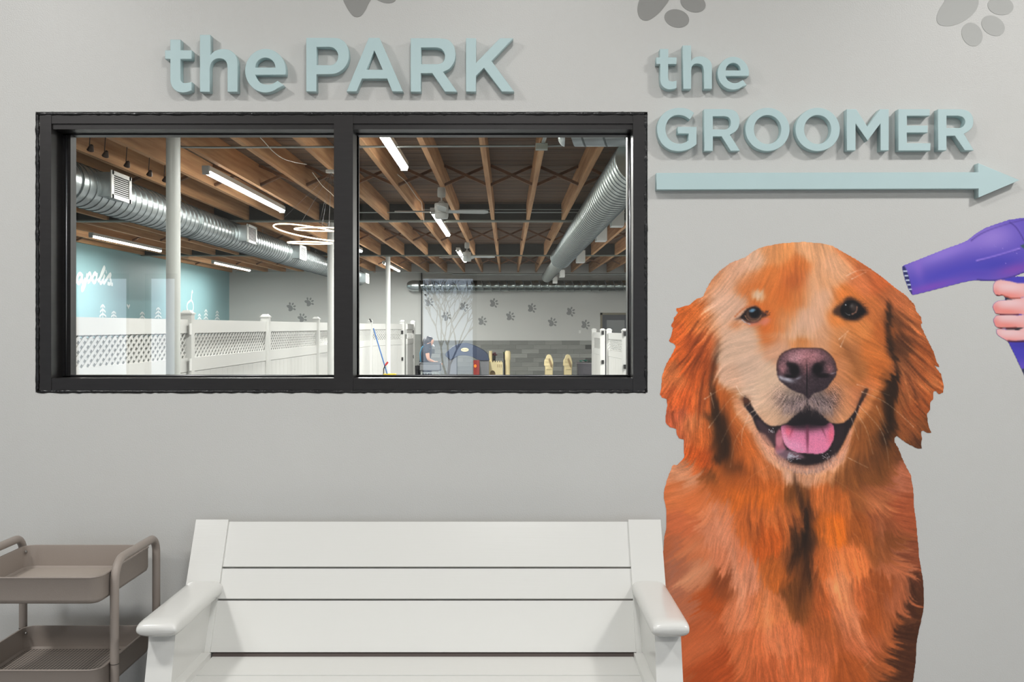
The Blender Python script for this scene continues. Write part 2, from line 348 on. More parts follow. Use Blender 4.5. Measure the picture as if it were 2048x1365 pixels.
class Canvas:
    def __init__(c, x0, y0, x1, y1, col):
        c.x0, c.y0, c.w, c.h = x0, y0, x1 - x0, y1 - y0
        c.im = np.ones((c.h, c.w, 3), np.float32) * np.array(col, np.float32)
        c.yy, c.xx = np.mgrid[0:c.h, 0:c.w].astype(np.float32); c.xx += x0 + .5; c.yy += y0 + .5
    def mix(c, m, col):
        c.im += m[..., None] * (np.array(col, np.float32) - c.im)
    def poly(c, pts, col, bl=1., op=1., sm=0):
        if sm: pts = smooth_pts(pts, sm)
        c.mix(blur(poly_mask(pts, c.x0, c.y0, c.w, c.h), bl) * op, col)
    def blob(c, x, y, rx, ry, col, ang=0, op=1., p=1.):
        a = math.radians(ang); dx, dy = c.xx - x, c.yy - y
        u = (dx * math.cos(a) + dy * math.sin(a)) / rx; v = (-dx * math.sin(a) + dy * math.cos(a)) / ry
        c.mix(np.exp(-(u * u + v * v) ** p) * op, col)
    def curve(c, pts, col, wd=1., op=.8, taper=True):
        P = np.array(smooth_pts(pts, 40, False)); n = len(P)
        for i, (x, y) in enumerate(P):
            t = i / n; o = op * (1 - .7 * t if taper else 1)
            X0, Y0 = int(x - c.x0) - 3, int(y - c.y0) - 3
            if X0 < 0 or Y0 < 0 or X0 + 7 > c.w or Y0 + 7 > c.h: continue
            s = np.s_[Y0:Y0 + 7, X0:X0 + 7]
            d2 = (c.xx[s] - x) ** 2 + (c.yy[s] - y) ** 2
            m = np.exp(-d2 / (wd * wd)) * o * .35
            c.im[s] += m[..., None] * (np.array(col, np.float32) - c.im[s])

def lic(noise, vx, vy, L):
    h, w = noise.shape; acc = noise.copy(); n = 1
    Y, X = np.mgrid[0:h, 0:w].astype(np.float32)
    for sg in (1, -1):
        x, y = X.copy(), Y.copy(); px, py = sg * vx, sg * vy
        for _ in range(L):
            xi = np.clip(x, 0, w - 1).astype(int); yi = np.clip(y, 0, h - 1).astype(int)
            dx, dy = vx[yi, xi], vy[yi, xi]
            s = np.where(dx * px + dy * py < 0, -1, 1).astype(np.float32); px, py = dx * s, dy * s
            x += px; y += py
            xi = np.clip(x, 0, w - 1).astype(int); yi = np.clip(y, 0, h - 1).astype(int)
            acc += noise[yi, xi]; n += 1
    acc /= n
    return (acc - acc.mean()) / acc.std()

DOG_OUT = (cr([(145,430),(215,410),(250,380),(290,365),(310,320),(335,275),(380,225),(440,180),(520,150),(560,120),(600,98),(680,80),(760,70),(840,66),
 (920,72),(990,85),(1060,125),(1130,165),(1200,210),(1270,260),(1340,318),(1400,360),(1420,385),(1445,410),(1450,440),(1478,475),(1487,512),(1475,515),
 (1500,570),(1525,620),(1550,670),(1560,710),(1583,752),(1553,742),(1590,790),(1602,850),(1600,890),(1575,900),(1562,880),(1545,885),(1546,925),(1528,945),
 (1530,985),(1512,1005),(1517,1060),(1535,1110),(1520,1112),(1492,1098),(1478,1102),(1486,1140),(1480,1170),(1485,1195),(1460,1195),(1400,1165),(1345,1125),
 (1334,1140),(1335,1160),(1355,1190),(1370,1230),(1382,1260)], 2.73, 1300, 460) +
 [(1810.7,930),(1821.8,952),(1826,978),(1827.6,1010),(1831,1038),(1833.6,1057),(1835,1080),(1838,1112),(1841,1134),(1845,1153),(1847,1182),(1848,1207),
 (1845,1230),(1840,1252),(1835,1274),(1832,1300),(1831,1325),(1828,1351),(1825,1365),(1822,1400),(1826,1460),(1815,1535),
 (1350,1535),(1345,1450),(1335,1365),(1329,1280),(1325,1217),(1325.6,1172)] +
 cr([(50,560),(60,450),(73,380),(73,310),(65,250),(55,200),(60,150),(80,80),(112,0)], 3.137, 1310, 930) +
 cr([(150,1265),(200,1212),(198,1090),(165,1085),(150,1060),(145,1020),(100,1005),(70,975),(72,930),(85,860),(80,815),(50,805),(33,785),(45,720),
 (50,650),(75,580),(110,520),(140,460),(140,445),(95,420),(115,370),(122,330),(107,315),(130,275),(128,258),(160,225),(145,210)], 3.412, 1310, 560))

DOG_COL = '''1440 560 222 160 132;1420 600 225 172 150;1500 515 226 176 150;1470 530 222 150 118;1425 560 226 122 62;1408 590 226 122 62;1560 500 222 138 80;1545 495 216 140 92
1620 490 226 160 118;1590 540 216 112 48;1588 560 195 92 40;1600 590 214 120 60;1640 560 222 155 115;1680 540 222 158 122;1645 600 222 168 142;1620 640 222 168 144
1540 560 218 116 52;1545 600 222 118 52;1500 572 222 118 56;1570 640 220 122 60;1690 595 222 118 50;1680 625 222 124 58;1720 560 205 108 62;1760 560 198 92 44
1780 600 165 84 44;1750 620 192 102 50;1710 510 216 114 58;1740 535 196 96 50;1470 620 226 178 158;1440 650 226 184 166;1560 700 216 158 134;1450 700 226 188 170;1460 760 226 180 160
1500 680 226 188 170;1500 740 224 188 172;1540 760 226 192 172;1600 660 220 174 154;1600 683 216 134 78;1640 680 216 150 116;1680 680 214 134 82;1700 700 176 104 60
1720 660 212 122 62;1710 740 172 100 52;1688 740 206 128 84;1740 700 202 106 46;1760 740 196 100 42;1770 660 188 94 40;1740 780 206 112 62;1720 800 206 122 82
1770 800 190 100 44;1500 800 228 194 176;1540 830 224 178 152;1515 855 222 162 134;1470 830 226 158 120;1455 850 218 120 62;1690 830 206 130 90;1700 850 202 126 82
1750 850 184 102 46;1740 880 166 92 44;1770 870 50 30 18;1770 905 92 50 26;1530 640 222 108 42;1540 665 220 112 48;1560 590 214 104 40;1520 620 222 112 46;1430 580 224 168 146
1360 620 220 100 35;1340 680 222 95 35;1400 620 222 105 40;1370 720 222 95 35;1340 760 220 112 58;1335 800 215 95 45;1360 800 214 88 34;1400 740 180 76 28;1410 800 200 92 40
1375 860 224 124 70;1400 880 220 102 42;1350 840 204 92 58;1360 870 206 92 52;1390 920 212 84 24;1420 920 205 80 25;1415 690 200 88 36;1420 650 214 108 48;1390 700 190 78 28
1445 830 70 42 20;1450 880 84 48 22;1440 905 60 38 22;1485 890 196 94 32;1470 925 165 78 26;1450 800 190 94 36
1790 640 84 48 28;1812 625 190 100 55;1830 660 185 95 50;1802 690 84 46 26;1850 720 175 85 40;1820 760 160 82 44;1860 760 182 90 44;1800 800 150 80 42;1840 820 165 80 38
1820 860 150 78 40;1880 780 172 80 34;1850 860 128 68 34;1810 880 140 75 38;1840 893 90 50 30;1805 740 140 78 46;1792 600 200 105 62
1370 950 214 138 104;1350 990 216 112 62;1400 1000 214 108 58;1360 1050 206 102 62;1340 1100 194 102 66;1350 1130 188 106 76;1380 1100 206 112 72;1390 1150 210 130 96
1330 1170 188 110 84;1430 980 190 90 35;1430 950 120 66 28;1480 980 206 96 30;1540 990 206 96 30;1425 1020 216 122 82;1440 1060 210 124 92;1460 1110 206 116 82;1480 1160 206 124 94
1480 1220 206 112 74;1500 1050 200 95 40;1540 1080 196 85 28;1560 1030 206 102 46;1590 1000 120 66 28;1603 1040 92 50 28;1612 1090 70 42 26;1592 1130 100 54 28;1560 1150 186 90 34
1590 1180 110 60 28;1610 1200 124 66 30;1445 1175 140 66 32;1420 1200 182 78 32;1400 1250 190 90 50;1380 1220 186 104 74;1420 1330 174 72 32;1400 1300 196 96 56
1500 1300 198 98 56;1540 1220 208 112 66;1560 1280 204 106 66;1540 1340 188 88 48;1640 1000 196 98 44;1660 1060 208 96 24;1640 1120 190 90 40;1680 1000 172 84 34
1700 960 112 62 30;1750 940 92 54 30;1720 1000 126 68 34;1750 1000 160 86 52;1800 960 176 94 66;1810 1020 166 78 46;1760 1050 142 72 42;1770 1100 130 68 34;1720 1060 138 68 28
1700 1130 204 104 54;1680 1180 220 126 82;1715 1190 172 82 42;1760 1180 150 72 34;1790 1130 172 92 60;1800 1200 168 88 56;1832 1130 140 70 45;1835 1200 88 48 30
1815 1260 70 40 26;1800 1340 78 44 28;1780 1260 166 84 46;1740 1250 162 76 34;1700 1240 196 106 70;1730 1290 172 86 52;1650 1260 160 78 38;1640 1300 176 86 46
1620 1350 198 98 56;1700 1340 162 76 34;1760 1330 150 75 40;1640 1200 186 86 40;1400 1450 170 72 34;1550 1450 180 82 44;1700 1450 150 70 34;1800 1460 70 40 26
1590 810 150 128 124;1640 815 122 104 106;1570 830 186 146 130;1662 830 168 122 102;1545 800 226 186 166;1680 800 206 130 88;1610 945 210 146 118;1530 910 228 160 134;1520 880 228 160 134
1560 935 226 170 150;1690 905 200 122 78;1665 935 204 132 92;1500 900 216 118 62;1715 890 186 100 50'''

DOG_FLOW = '''1590 520 90;1500 530 120;1440 560 130;1440 620 140;1640 520 75;1720 540 40;1760 580 40;1600 620 88;1540 600 110;1680 620 60;1500 700 165;1450 720 160;1480 780 170;1540 740 150
1600 680 92;1680 690 30;1740 700 25;1740 760 20;1700 800 30;1760 640 60;1360 620 145;1340 680 150;1400 660 125;1370 720 130;1400 760 105;1350 800 120;1390 840 92;1350 850 80;1400 900 110
1430 800 85;1420 720 100;1460 880 60;1470 930 115;1800 640 40;1830 680 35;1860 740 35;1820 740 60;1810 800 80;1860 790 30;1840 850 45;1810 880 45;1850 890 50
1590 810 110;1640 810 70;1560 830 130;1670 830 50;1520 850 150;1520 900 60;1560 940 75;1610 950 90;1670 940 110;1700 900 120;1360 960 160;1350 1020 165;1360 1080 150;1370 1140 140;1380 1200 150
1380 1280 140;1420 1340 140;1440 1000 110;1440 1100 105;1470 1180 95;1430 1190 130;1480 1280 110;1540 1000 95;1540 1060 80;1570 1120 100;1550 1200 92;1540 1300 85;1600 1040 75;1610 1150 95;1610 1250 80
1660 1000 92;1650 1080 85;1690 1160 78;1700 1240 70;1730 1300 50;1640 1320 88;1740 1000 50;1760 1080 80;1800 1000 10;1820 1100 8;1790 1200 80;1830 1240 8;1800 1320 12;1750 1250 82;1700 940 60;1750 900 70
1400 1450 130;1550 1450 90;1700 1450 80'''

def interp(txt, cv, nv, sig, w, h, x0, y0, step=6):
    rows = np.array([[float(v) for v in r.split()] for r in txt.replace('\n', ';').split(';') if r.strip()])
    gy, gx = np.mgrid[0:h + step:step, 0:w + step:step]
    num = np.zeros(gx.shape + (nv,)); den = np.zeros(gx.shape)
    vals = cv(rows)
    for r, v in zip(rows, vals):
        d2 = (gx + x0 - r[0]) ** 2 + (gy + y0 - r[1]) ** 2
        wt = np.exp(-d2 / (2 * sig * sig)) + 1e-3 / (1 + d2 / 400.) ** 1.5
        num += wt[..., None] * v; den += wt
    g = num / den[..., None]
    Y = np.arange(h) / step; X = np.arange(w) / step
    yi = Y.astype(int); xi = X.astype(int); fy = (Y - yi)[:, None, None]; fx = (X - xi)[None, :, None]
    a = g[yi][:, xi]; b = g[yi][:, xi + 1]; c = g[yi + 1][:, xi]; d = g[yi + 1][:, xi + 1]
    return (a * (1 - fx) * (1 - fy) + b * fx * (1 - fy) + c * (1 - fx) * fy + d * fx * fy).astype(np.float32)

def paint_dog():
    x0, y0, x1, y1 = 1308, 472, 1904, 1540
    c = Canvas(x0, y0, x1, y1, (200, 100, 50)); w, h = c.w, c.h
    c.im = interp(DOG_COL, lambda r: r[:, 2:5], 3, 13., w, h, x0, y0)
    fl = interp(DOG_FLOW, lambda r: np.stack([np.cos(2 * np.radians(r[:, 2])), np.sin(2 * np.radians(r[:, 2]))], 1), 2, 26., w, h, x0, y0)
    rg = np.random.RandomState(7)
    wob = blur(rg.randn(h, w).astype(np.float32), 9); wob = wob / wob.std() * .09
    an = np.arctan2(fl[..., 1], fl[..., 0]) / 2 + wob
    vx, vy = np.cos(an).astype(np.float32), np.sin(an).astype(np.float32)
    fine = lic(rg.randn(h, w).astype(np.float32), vx, vy, 9)
    mid = lic(blur(rg.randn(h, w).astype(np.float32), 1.3), vx, vy, 22)
    big = lic(blur(rg.randn(h, w).astype(np.float32), 3.6), vx, vy, 46)
    # large soft marks under the fur
    c.poly(cr([(430,400),(410,500),(390,600),(375,720),(385,830),(400,960),(430,1090),(420,1180),(380,1240),(440,1260),(520,1210),(580,1150),(560,1050),(520,950),
      (470,860),(430,790),(402,740),(398,650),(425,520),(440,420)], 3.412, 1310, 560), (52, 32, 18), 4.5, .82)
    c.poly(cr([(262,200),(240,300),(240,400),(262,500),(288,600),(316,700),(300,720),(240,780),(210,850),(230,950),(255,1100),(280,1120),(298,1080),(300,950),
      (325,830),(337,700),(322,600),(292,480),(275,380),(290,260)], 3.412, 1700, 540), (38, 24, 16), 3.2, .9)
    c.blob(1590, 548, 5, 34, (176, 84, 36), 4, .55); c.blob(1598, 580, 4, 26, (176, 84, 36), -8, .4)
    c.blob(1516, 592, 13, 11, (232, 204, 180), 20, .9, 1.5)
    c.blob(1510, 572, 28, 6, (222, 112, 46), -10, .6)
    c.blob(1622, 600, 17, 44, (226, 176, 152), 0, .55); c.blob(1598, 650, 40, 22, (224, 178, 158), 0, .5)
    c.blob(1660, 530, 24, 24, (226, 170, 140), -30, .45); c.blob(1480, 540, 26, 34, (228, 182, 162), 30, .6)
    c.blob(1440, 610, 22, 44, (228, 184, 166), 20, .7)
    c.blob(1697, 705, 8, 30, (150, 88, 48), -28, .7); c.blob(1712, 735, 6, 30, (150, 86, 44), -25, .5)
    c.blob(1472, 650, 14, 10, (224, 130, 80), 0, .7); c.blob(1532, 660, 9, 28, (222, 106, 40), 18, .8)
    for (x, y, rx, ry, a) in ((1388, 690, 4, 30, 30), (1395, 720, 4, 40, 28), (1378, 735, 3, 34, 36), (1404, 780, 3, 46, 8), (1360, 728, 3, 26, 44), (1385, 660, 3, 24, 32), (1345, 832, 3, 26, -8), (1398, 830, 3, 40, 6)):
        c.blob(x, y, rx, ry, (110, 46, 18), a, .62)
    for (x, y, rx, ry, a) in ((1818, 640, 30, 3, 38), (1822, 662, 34, 4, 36), (1812, 684, 22, 7, 45), (1838, 690, 34, 3, 38), (1835, 712, 40, 3, 42), (1832, 742, 40, 3, 50), (1826, 780, 44, 3, 70), (1846, 800, 30, 3, 50),
                              (1838, 885, 26, 5, 42), (1845, 868, 22, 3, 50), (1856, 836, 20, 4, 60), (1862, 772, 28, 2, 44)):
        c.blob(x, y, rx, ry, (74, 38, 22), a, .62)
    for (x, y, rx, ry, a) in ((1826, 652, 32, 2, 36), (1828, 700, 36, 2, 40), (1842, 730, 36, 2, 44), (1812, 770, 34, 2, 74), (1850, 776, 30, 3, 40), (1870, 770, 16, 12, 60)):
        c.blob(x, y, rx, ry, (204, 118, 70), a, .6)
    J = lambda p: cr(p, 2.73, 1300, 460)
    c.poly(J([(350,800),(400,860),(430,930),(480,1010),(545,1080),(585,1180),(640,1262),(720,1315),(740,1400),(560,1420),(380,1400),(330,1250),(400,1100),(370,950),(340,860)]), (188, 88, 32), 4, .8)
    c.blob(1450, 900, 16, 44, (56, 34, 18), -12, .85); c.blob(1470, 935, 26, 14, (96, 50, 22), 30, .7); c.blob(1448, 845, 10, 24, (70, 40, 20), -10, .7)
    c.poly(J([(1270,780),(1240,900),(1180,1000),(1115,1090),(1092,1180),(1062,1272),(1010,1325),(980,1400),(1340,1400),(1330,1100),(1340,840),(1310,760)]), (128, 70, 32), 4, .7)
    c.blob(1770, 870, 14, 40, (34, 22, 14), 8, .85); c.blob(1745, 905, 14, 30, (92, 52, 26), 20, .6); c.blob(1728, 930, 30, 20, (104, 58, 30), 0, .6)
    c.poly(J([(440,905),(490,1000),(550,1075),(590,1180),(645,1255),(700,1290),(660,1200),(620,1130),(590,1060),(540,1000),(490,930)]), (226, 150, 116), 3, .8)
    c.poly(J([(590,1130),(645,1255),(720,1310),(820,1335),(920,1340),(1010,1312),(1062,1262),(1085,1180),(1050,1220),(980,1270),(860,1290),(740,1265),(660,1190)]), (220, 158, 130), 2.5, .85)
    c.poly(J([(1090,1180),(1112,1085),(1180,990),(1240,890),(1225,860),(1160,960),(1100,1050)]), (196, 118, 64), 3, .7)
    c.poly(J([(500,905),(540,925),(560,980),(520,960),(490,925)]), (120, 62, 34), 2.5, .7)
    c.blob(1520, 845, 26, 12, (232, 190, 164), 10, .5); c.blob(1528, 815, 26, 22, (230, 194, 172), 0, .5); c.blob(1545, 862, 30, 5, (222, 156, 124), 8, .5)
    c.blob(1690, 838, 18, 22, (216, 148, 108), 10, .5); c.blob(1604, 700 - 14, 14, 7, (216, 126, 66), 0, .7); c.blob(1588, 672, 60, 8, (228, 186, 166), 0, .4)
    c.poly(cr([(410,500),(388,600),(375,720),(385,830),(400,960),(426,1090),(418,1180),(385,1235),(440,1260),(500,1200),(520,1100),(490,1000),(450,900),(418,800),(400,740),(394,650),(418,520)], 3.412, 1310, 560), (46, 28, 16), 4, .8)
    c.poly(cr([(320,690),(290,730),(245,790),(225,850),(235,950),(258,1080),(282,1120),(298,1080),(300,950),(325,830),(335,720)], 3.412, 1700, 540), (34, 22, 15), 4, .88)
    # chest locks
    for (x, y, rx, ry, a, col, o) in ((1600, 1000, 6, 50, -14, (44, 28, 20), .8), (1612, 1060, 6, 60, 3, (30, 22, 18), .88), (1593, 1112, 8, 30, 38, (44, 28, 18), .8), (1622, 1110, 4, 50, -8, (50, 30, 20), .7), (1584, 1140, 4, 26, 30, (60, 36, 22), .6), (1609, 1165, 5, 40, 2, (64, 36, 22), .6), (1602, 1040, 3, 30, 20, (150, 78, 40), .5), (1618, 1135, 2.5, 30, 6, (150, 78, 38), .5),
          (1617, 1140, 6, 50, -6, (40, 26, 18), .75), (1600, 1190, 7, 44, 8, (78, 42, 22), .6), (1640, 1170, 5, 40, -10, (90, 50, 26), .5), (1500, 1050, 5, 26, -10, (120, 58, 26), .6), (1516, 1070, 4, 24, 8, (120, 58, 26), .5),
          (1447, 1165, 22, 9, -38, (128, 60, 30), .75), (1428, 1188, 16, 7, -40, (140, 64, 30), .5), (1580, 1060, 10, 60, 12, (206, 104, 50), .7), (1648, 1080, 14, 70, 0, (206, 104, 44), .5),
          (1690, 1190, 16, 70, -12, (222, 134, 90), .65), (1712, 1250, 8, 50, -18, (200, 118, 84), .6), (1665, 1180, 8, 60, -4, (214, 122, 80), .5), (1468, 1130, 9, 60, -12, (212, 138, 112), .6),
          (1484, 1200, 10, 50, 4, (212, 138, 110), .55), (1434, 1040, 8, 50, -20, (220, 138, 108), .55), (1385, 1150, 34, 7, -38, (220, 148, 116), .6), (1372, 1105, 36, 6, -30, (214, 130, 92), .5), (1366, 985, 30, 7, -15, (222, 128, 84), .5),
          (1340, 1130, 7, 40, 10, (176, 112, 96), .45), (1333, 1190, 7, 40, 0, (184, 116, 94), .45), (1756, 1010, 30, 8, 30, (176, 100, 64), .6), (1764, 1065, 8, 40, 0, (164, 92, 62), .5),
          (1815, 1140, 4, 60, -4, (182, 108, 80), .6), (1818, 1200, 4, 60, 3, (178, 100, 70), .6), (1535, 1230, 8, 60, -4, (220, 134, 94), .5), (1560, 1310, 7, 50, -8, (214, 124, 84), .5),
          (1750, 900, 24, 12, 20, (120, 66, 32), .5), (1800, 960, 10, 30, -10, (186, 106, 80), .6)):
        c.blob(x, y, rx, ry, col, a, o)
    c.poly([(1816,1150),(1850,1130),(1850,1600),(1770,1600),(1790,1360),(1805,1290),(1815,1240),(1820,1190)], (70, 38, 26), 5, .78)
    # fur relief of the print
    amp = np.full((h, w), .068, np.float32)
    X, Y = c.xx, c.yy
    c.im *= np.array((1.0, 1.0, .93), np.float32); c.im[..., 2] = np.where(c.im[..., 2] > 90, 90 + (c.im[..., 2] - 90) * .93, c.im[..., 2]); c.im[..., 1] = np.where(c.im[..., 1] > 150, 150 + (c.im[..., 1] - 150) * .86, c.im[..., 1])
    gain = 1 + .13 * np.clip((Y - 1080) / 220, 0, 1) - .07 * np.exp(-((X - 1475) / 80) ** 2 - ((Y - 690) / 150) ** 2)
    gain += .26 * np.exp(-((X - 1715) / 55) ** 2 - ((Y - 1060) / 110) ** 2)
    c.im *= gain[..., None]
    # hairs carry the colour of where they grow: displace along the lie of the coat
    k = 2.2 + 5.5 * np.clip((Y - 930) / 120, 0, 1) + 5 * np.clip((abs(X - 1600) - 165) / 30, 0, 1)
    sx = np.where(vy < 0, -1, 1)
    o = k * (.75 * mid + .5 * big)
    xi = np.clip(X - x0 - vx * sx * o, 0, w - 1).astype(int); yi = np.clip(Y - y0 - vy * sx * o, 0, h - 1).astype(int)
    c.im = blur(c.im[yi, xi], .6)
    face = np.exp(-(((X - 1590) / 140) ** 2 + ((Y - 680) / 170) ** 2) ** 2)
    amp = amp * (1 - .55 * face)
    ears = poly_mask([(1310,600),(1420,600),(1425,950),(1320,950)], x0, y0, w, h) + poly_mask([(1785,590),(1900,590),(1900,960),(1795,900)], x0, y0, w, h)
    amp += .05 * blur(ears, 8)
    chest = np.exp(-(((X - 1600) / 110) ** 2 + ((Y - 1130) / 190) ** 2)); amp += .03 * chest
    amp *= 1 - .5 * blur(poly_mask([(1310,950),(1420,950),(1440,1540),(1310,1540)], x0, y0, w, h), 20)
    l = 1 + amp * (.5 * fine + .55 * mid + .38 * big)
    l = l * (1 - .03 * face)
    c.im = np.clip(c.im * l[..., None], 6, 245)
    # muzzle whisker-coloured strokes below the nose
    vxy = lic(rg.randn(h, w).astype(np.float32), vx, vy, 6)
    mz = np.exp(-(((X - 1614) / 46) ** 2 + ((Y - 812) / 24) ** 2) ** 1.5)
    mz = np.clip(mz + np.exp(-(((X - 1562) / 20) ** 2 + ((Y - 795) / 26) ** 2)) * .5 + np.exp(-(((X - 1666) / 18) ** 2 + ((Y - 795) / 26) ** 2)) * .7, 0, 1)
    c.mix(np.clip(mz * .9, 0, 1), (100, 84, 86))
    c.im = c.im * (1 + (mz * .30 * vxy)[..., None])
    # mouth
    S = 6.825
    M = lambda p: cr(p, S, 1470, 770)
    c.poly(M([(130,150),(110,200),(130,300),(230,430),(280,560),(370,740),(450,830),(540,870),(530,950),(600,1010),(640,1060),(760,1110),(900,1150),(1050,1150),(1200,1120),(1320,1050),
      (1400,960),(1470,820),(1540,680),(1600,560),(1650,440),(1700,300),(1790,140),(1820,60),(1780,50),(1740,100),(1690,230),(1640,350),(1560,460),(1480,520),(1400,535),(1300,520),(1220,450),(1150,370),
      (1060,320),(990,240),(930,320),(870,380),(790,440),(700,530),(600,560),(500,570),(420,530),(350,460),(280,370),(230,290),(190,200)]), (30, 24, 28), 1.2, .97)
    c.poly(M([(270,480),(330,470),(420,560),(540,640),(560,800),(500,850),(420,780),(340,640)]), (74, 52, 58), 2.5, .8)
    c.poly(M([(1380,560),(1500,560),(1480,760),(1380,900),(1300,980),(1330,820),(1370,700)]), (48, 36, 40), 2.5, .8)
    c.poly(M([(550,690),(600,600),(650,640),(660,800),(700,880),(640,930),(545,960),(550,820)]), (190, 104, 122), 1.5, .85)
    c.poly(M([(540,900),(640,880),(760,900),(900,950),(960,1000),(760,1000),(620,1040),(560,1000)]), (150, 112, 128), 2, .7)
    c.poly(M([(560,720),(640,700),(650,780),(600,860),(560,800)]), (214, 132, 146), 1.5, .6)
    tg = M([(625,575),(700,545),(800,560),(1000,540),(1200,560),(1290,520),(1340,560),(1357,640),(1345,740),(1300,840),(1240,910),(1150,945),(1000,940),(850,925),(760,890),(690,830),(650,740),(635,640)])
    tm = blur(poly_mask(smooth_pts(tg, 3), x0, y0, w, h), .9)
    T = Canvas(x0, y0, x1, y1, (222, 122, 160))
    T.blob(1615, 846, 46, 17, (66, 44, 54), 0, .95, 1.2); T.blob(1576, 862, 9, 16, (236, 96, 122), 12, .8); T.blob(1663, 872, 9, 26, (230, 92, 118), 0, .75); T.blob(1638, 890, 26, 12, (230, 120, 156), 0, .6)
    T.blob(1590, 892, 22, 10, (228, 150, 186), 20, .7); T.blob(1572, 880, 5, 20, (226, 160, 186), -20, .6)
    T.blob(1615, 872, 2.5, 34, (120, 52, 78), 0, .8); T.blob(1584, 862, 1.8, 12, (150, 60, 84), 22, .6); T.blob(1646, 862, 1.8, 12, (120, 54, 76), -24, .7)
    T.blob(1612, 842, 40, 17, (58, 38, 48), 0, .97, 1.5); T.blob(1614, 866, 4, 20, (110, 52, 74), 0, .6)
    T.im *= (1 + .04 * rg.randn(h, w))[..., None]
    c.im += tm[..., None] * (T.im - c.im)
    c.poly(M([(560,560),(700,535),(800,480),(1000,420),(1200,480),(1300,530),(1240,590),(1000,560),(780,600),(680,560)]), (22, 18, 22), 4, .55)
    for _ in range(60):
        x, y = 1574 + abs(rg.randn()) * 11, 913 + rg.randn() * 4.5
        c.curve([(x, y), (x + 1.5 + rg.rand() * 3, y + rg.randn())], (176, 174, 186), .6, .28, False)
    for _ in range(16):
        x, y = 1655 + rg.randn() * 8, 912 + rg.randn() * 4; c.curve([(x, y), (x + 2, y + 1)], (160, 150, 156), .6, .3, False)
    for _ in range(10):
        x, y = 1543 + rg.randn() * 4, 861 + rg.randn() * 3; c.curve([(x, y), (x + 1, y + 2)], (190, 185, 190), .6, .3, False)
    J = lambda p: cr(p, 2.73, 1300, 460)
    rim = blur(poly_mask(J([(560,1085),(600,1160),(655,1245),(730,1300),(830,1325),(920,1328),(1005,1305),(1055,1255),(1085,1180),(1110,1090),(1095,1080),(1060,1170),(1010,1235),(940,1278),(850,1290),(770,1275),(700,1232),(668,1170),(630,1120)]), x0, y0, w, h), 2.2) * .7
    c.mix(rim, (218, 150, 122)); c.im *= (1 + (.10 * rim * vxy))[..., None]
    # chin hairs over the lower lip, lip hairs over the dark mouth
    for i in range(420):
        x = 1556 + rg.rand() * 118; yb = 944 - ((x - 1612) / 58) ** 2 * 26 + rg.randn() * 2.5
        c.curve([(x, yb + 4), (x + (1612 - x) * .05 + rg.randn(), yb - 3 - rg.rand() * 8)], [(206, 150, 124), (120, 96, 98), (226, 176, 150)][i % 3], .55, .34)
    for i in range(520):
        x = 1566 + rg.rand() * 98; yb = 826 + abs((x - 1615) / 43) ** 1.3 * 12 - 14 + rg.randn() * 5
        c.curve([(x, yb - 8), (x + (x - 1615) * .07 + rg.randn() * 1.5, yb + 2 + rg.rand() * 6)], [(170, 146, 142), (92, 76, 80), (196, 160, 146)][i % 3], .55, .32)
    c.blob(1492, 802, 10, 10, (120, 66, 40), 50, .6); c.blob(1728, 786, 9, 12, (110, 66, 40), 30, .55); c.blob(1716, 806, 6, 12, (90, 54, 40), 28, .4)
    # nose
    N = cr([(640,1130),(650,1060),(700,960),(780,900),(870,872),(980,870),(1100,865),(1220,875),(1310,910),(1380,980),(1430,1060),(1450,1150),(1450,1230),(1400,1310),(1350,1372)], 6.827, 1460, 570) + \
        [(1656,775),(1643,783),(1626,788),(1617,800),(1608,790),(1596,786),(1581,779),(1569,770),(1558,760),(1554,748)]
    nm = blur(poly_mask(smooth_pts(N, 3), x0, y0, w, h), 1.)
    Q = Canvas(x0, y0, x1, y1, (52, 40, 46))
    Q.blob(1612, 714, 44, 20, (172, 112, 118), 0, .97, 1.3); Q.blob(1590, 716, 16, 10, (196, 146, 154), -20, .6); Q.blob(1565, 736, 9, 14, (168, 112, 118), 0, .85); Q.blob(1660, 738, 9, 12, (140, 92, 96), 0, .85)
    Q.blob(1612, 735, 8, 18, (128, 84, 88), 0, .8); Q.blob(1658, 712, 12, 10, (100, 68, 70), 30, .5); Q.blob(1604, 765, 18, 12, (70, 54, 60), 0, .6)
    spk = blur(rg.randn(h, w).astype(np.float32), .8); spk /= spk.std(); Q.im = np.clip(Q.im * (1 + .13 * spk * .6)[..., None], 10, 240)
    Q.blob(1575, 760, 13, 4.5, (190, 190, 204), 14, .8); Q.blob(1562, 756, 5, 3, (200, 200, 212), 30, .7); Q.blob(1596, 757, 6, 2.5, (170, 170, 184), -20, .6); Q.blob(1666, 747, 6, 1.5, (170, 160, 170), -16, .6)
    Q.blob(1589, 741, 10.5, 14.5, (16, 12, 15), -8, 1, 3); Q.blob(1581, 731, 10, 6, (20, 15, 18), 30, .9, 2); Q.blob(1580, 753, 12, 3.5, (16, 12, 15), 8, .95, 2)
    Q.blob(1635, 738, 11, 13.5, (16, 12, 15), 14, 1, 3); Q.blob(1646, 752, 17, 5, (18, 13, 16), 0, .9, 2); Q.blob(1644, 728, 9, 5, (30, 22, 25), -30, .7, 2)
    Q.blob(1613.5, 762, 1.6, 36, (18, 14, 18), 0, .95, 2)
    c.im += nm[..., None] * (Q.im * (1 + 0 * X[..., None]) - c.im)
    c.curve([(1554,742),(1556,722),(1566,707),(1588,698),(1612,697),(1640,698),(1656,707),(1668,722),(1674,742)], (70, 44, 44), 1.4, .8, False)
    # eyes
    E = lambda p: cr(p, 6.827, 1460, 570)
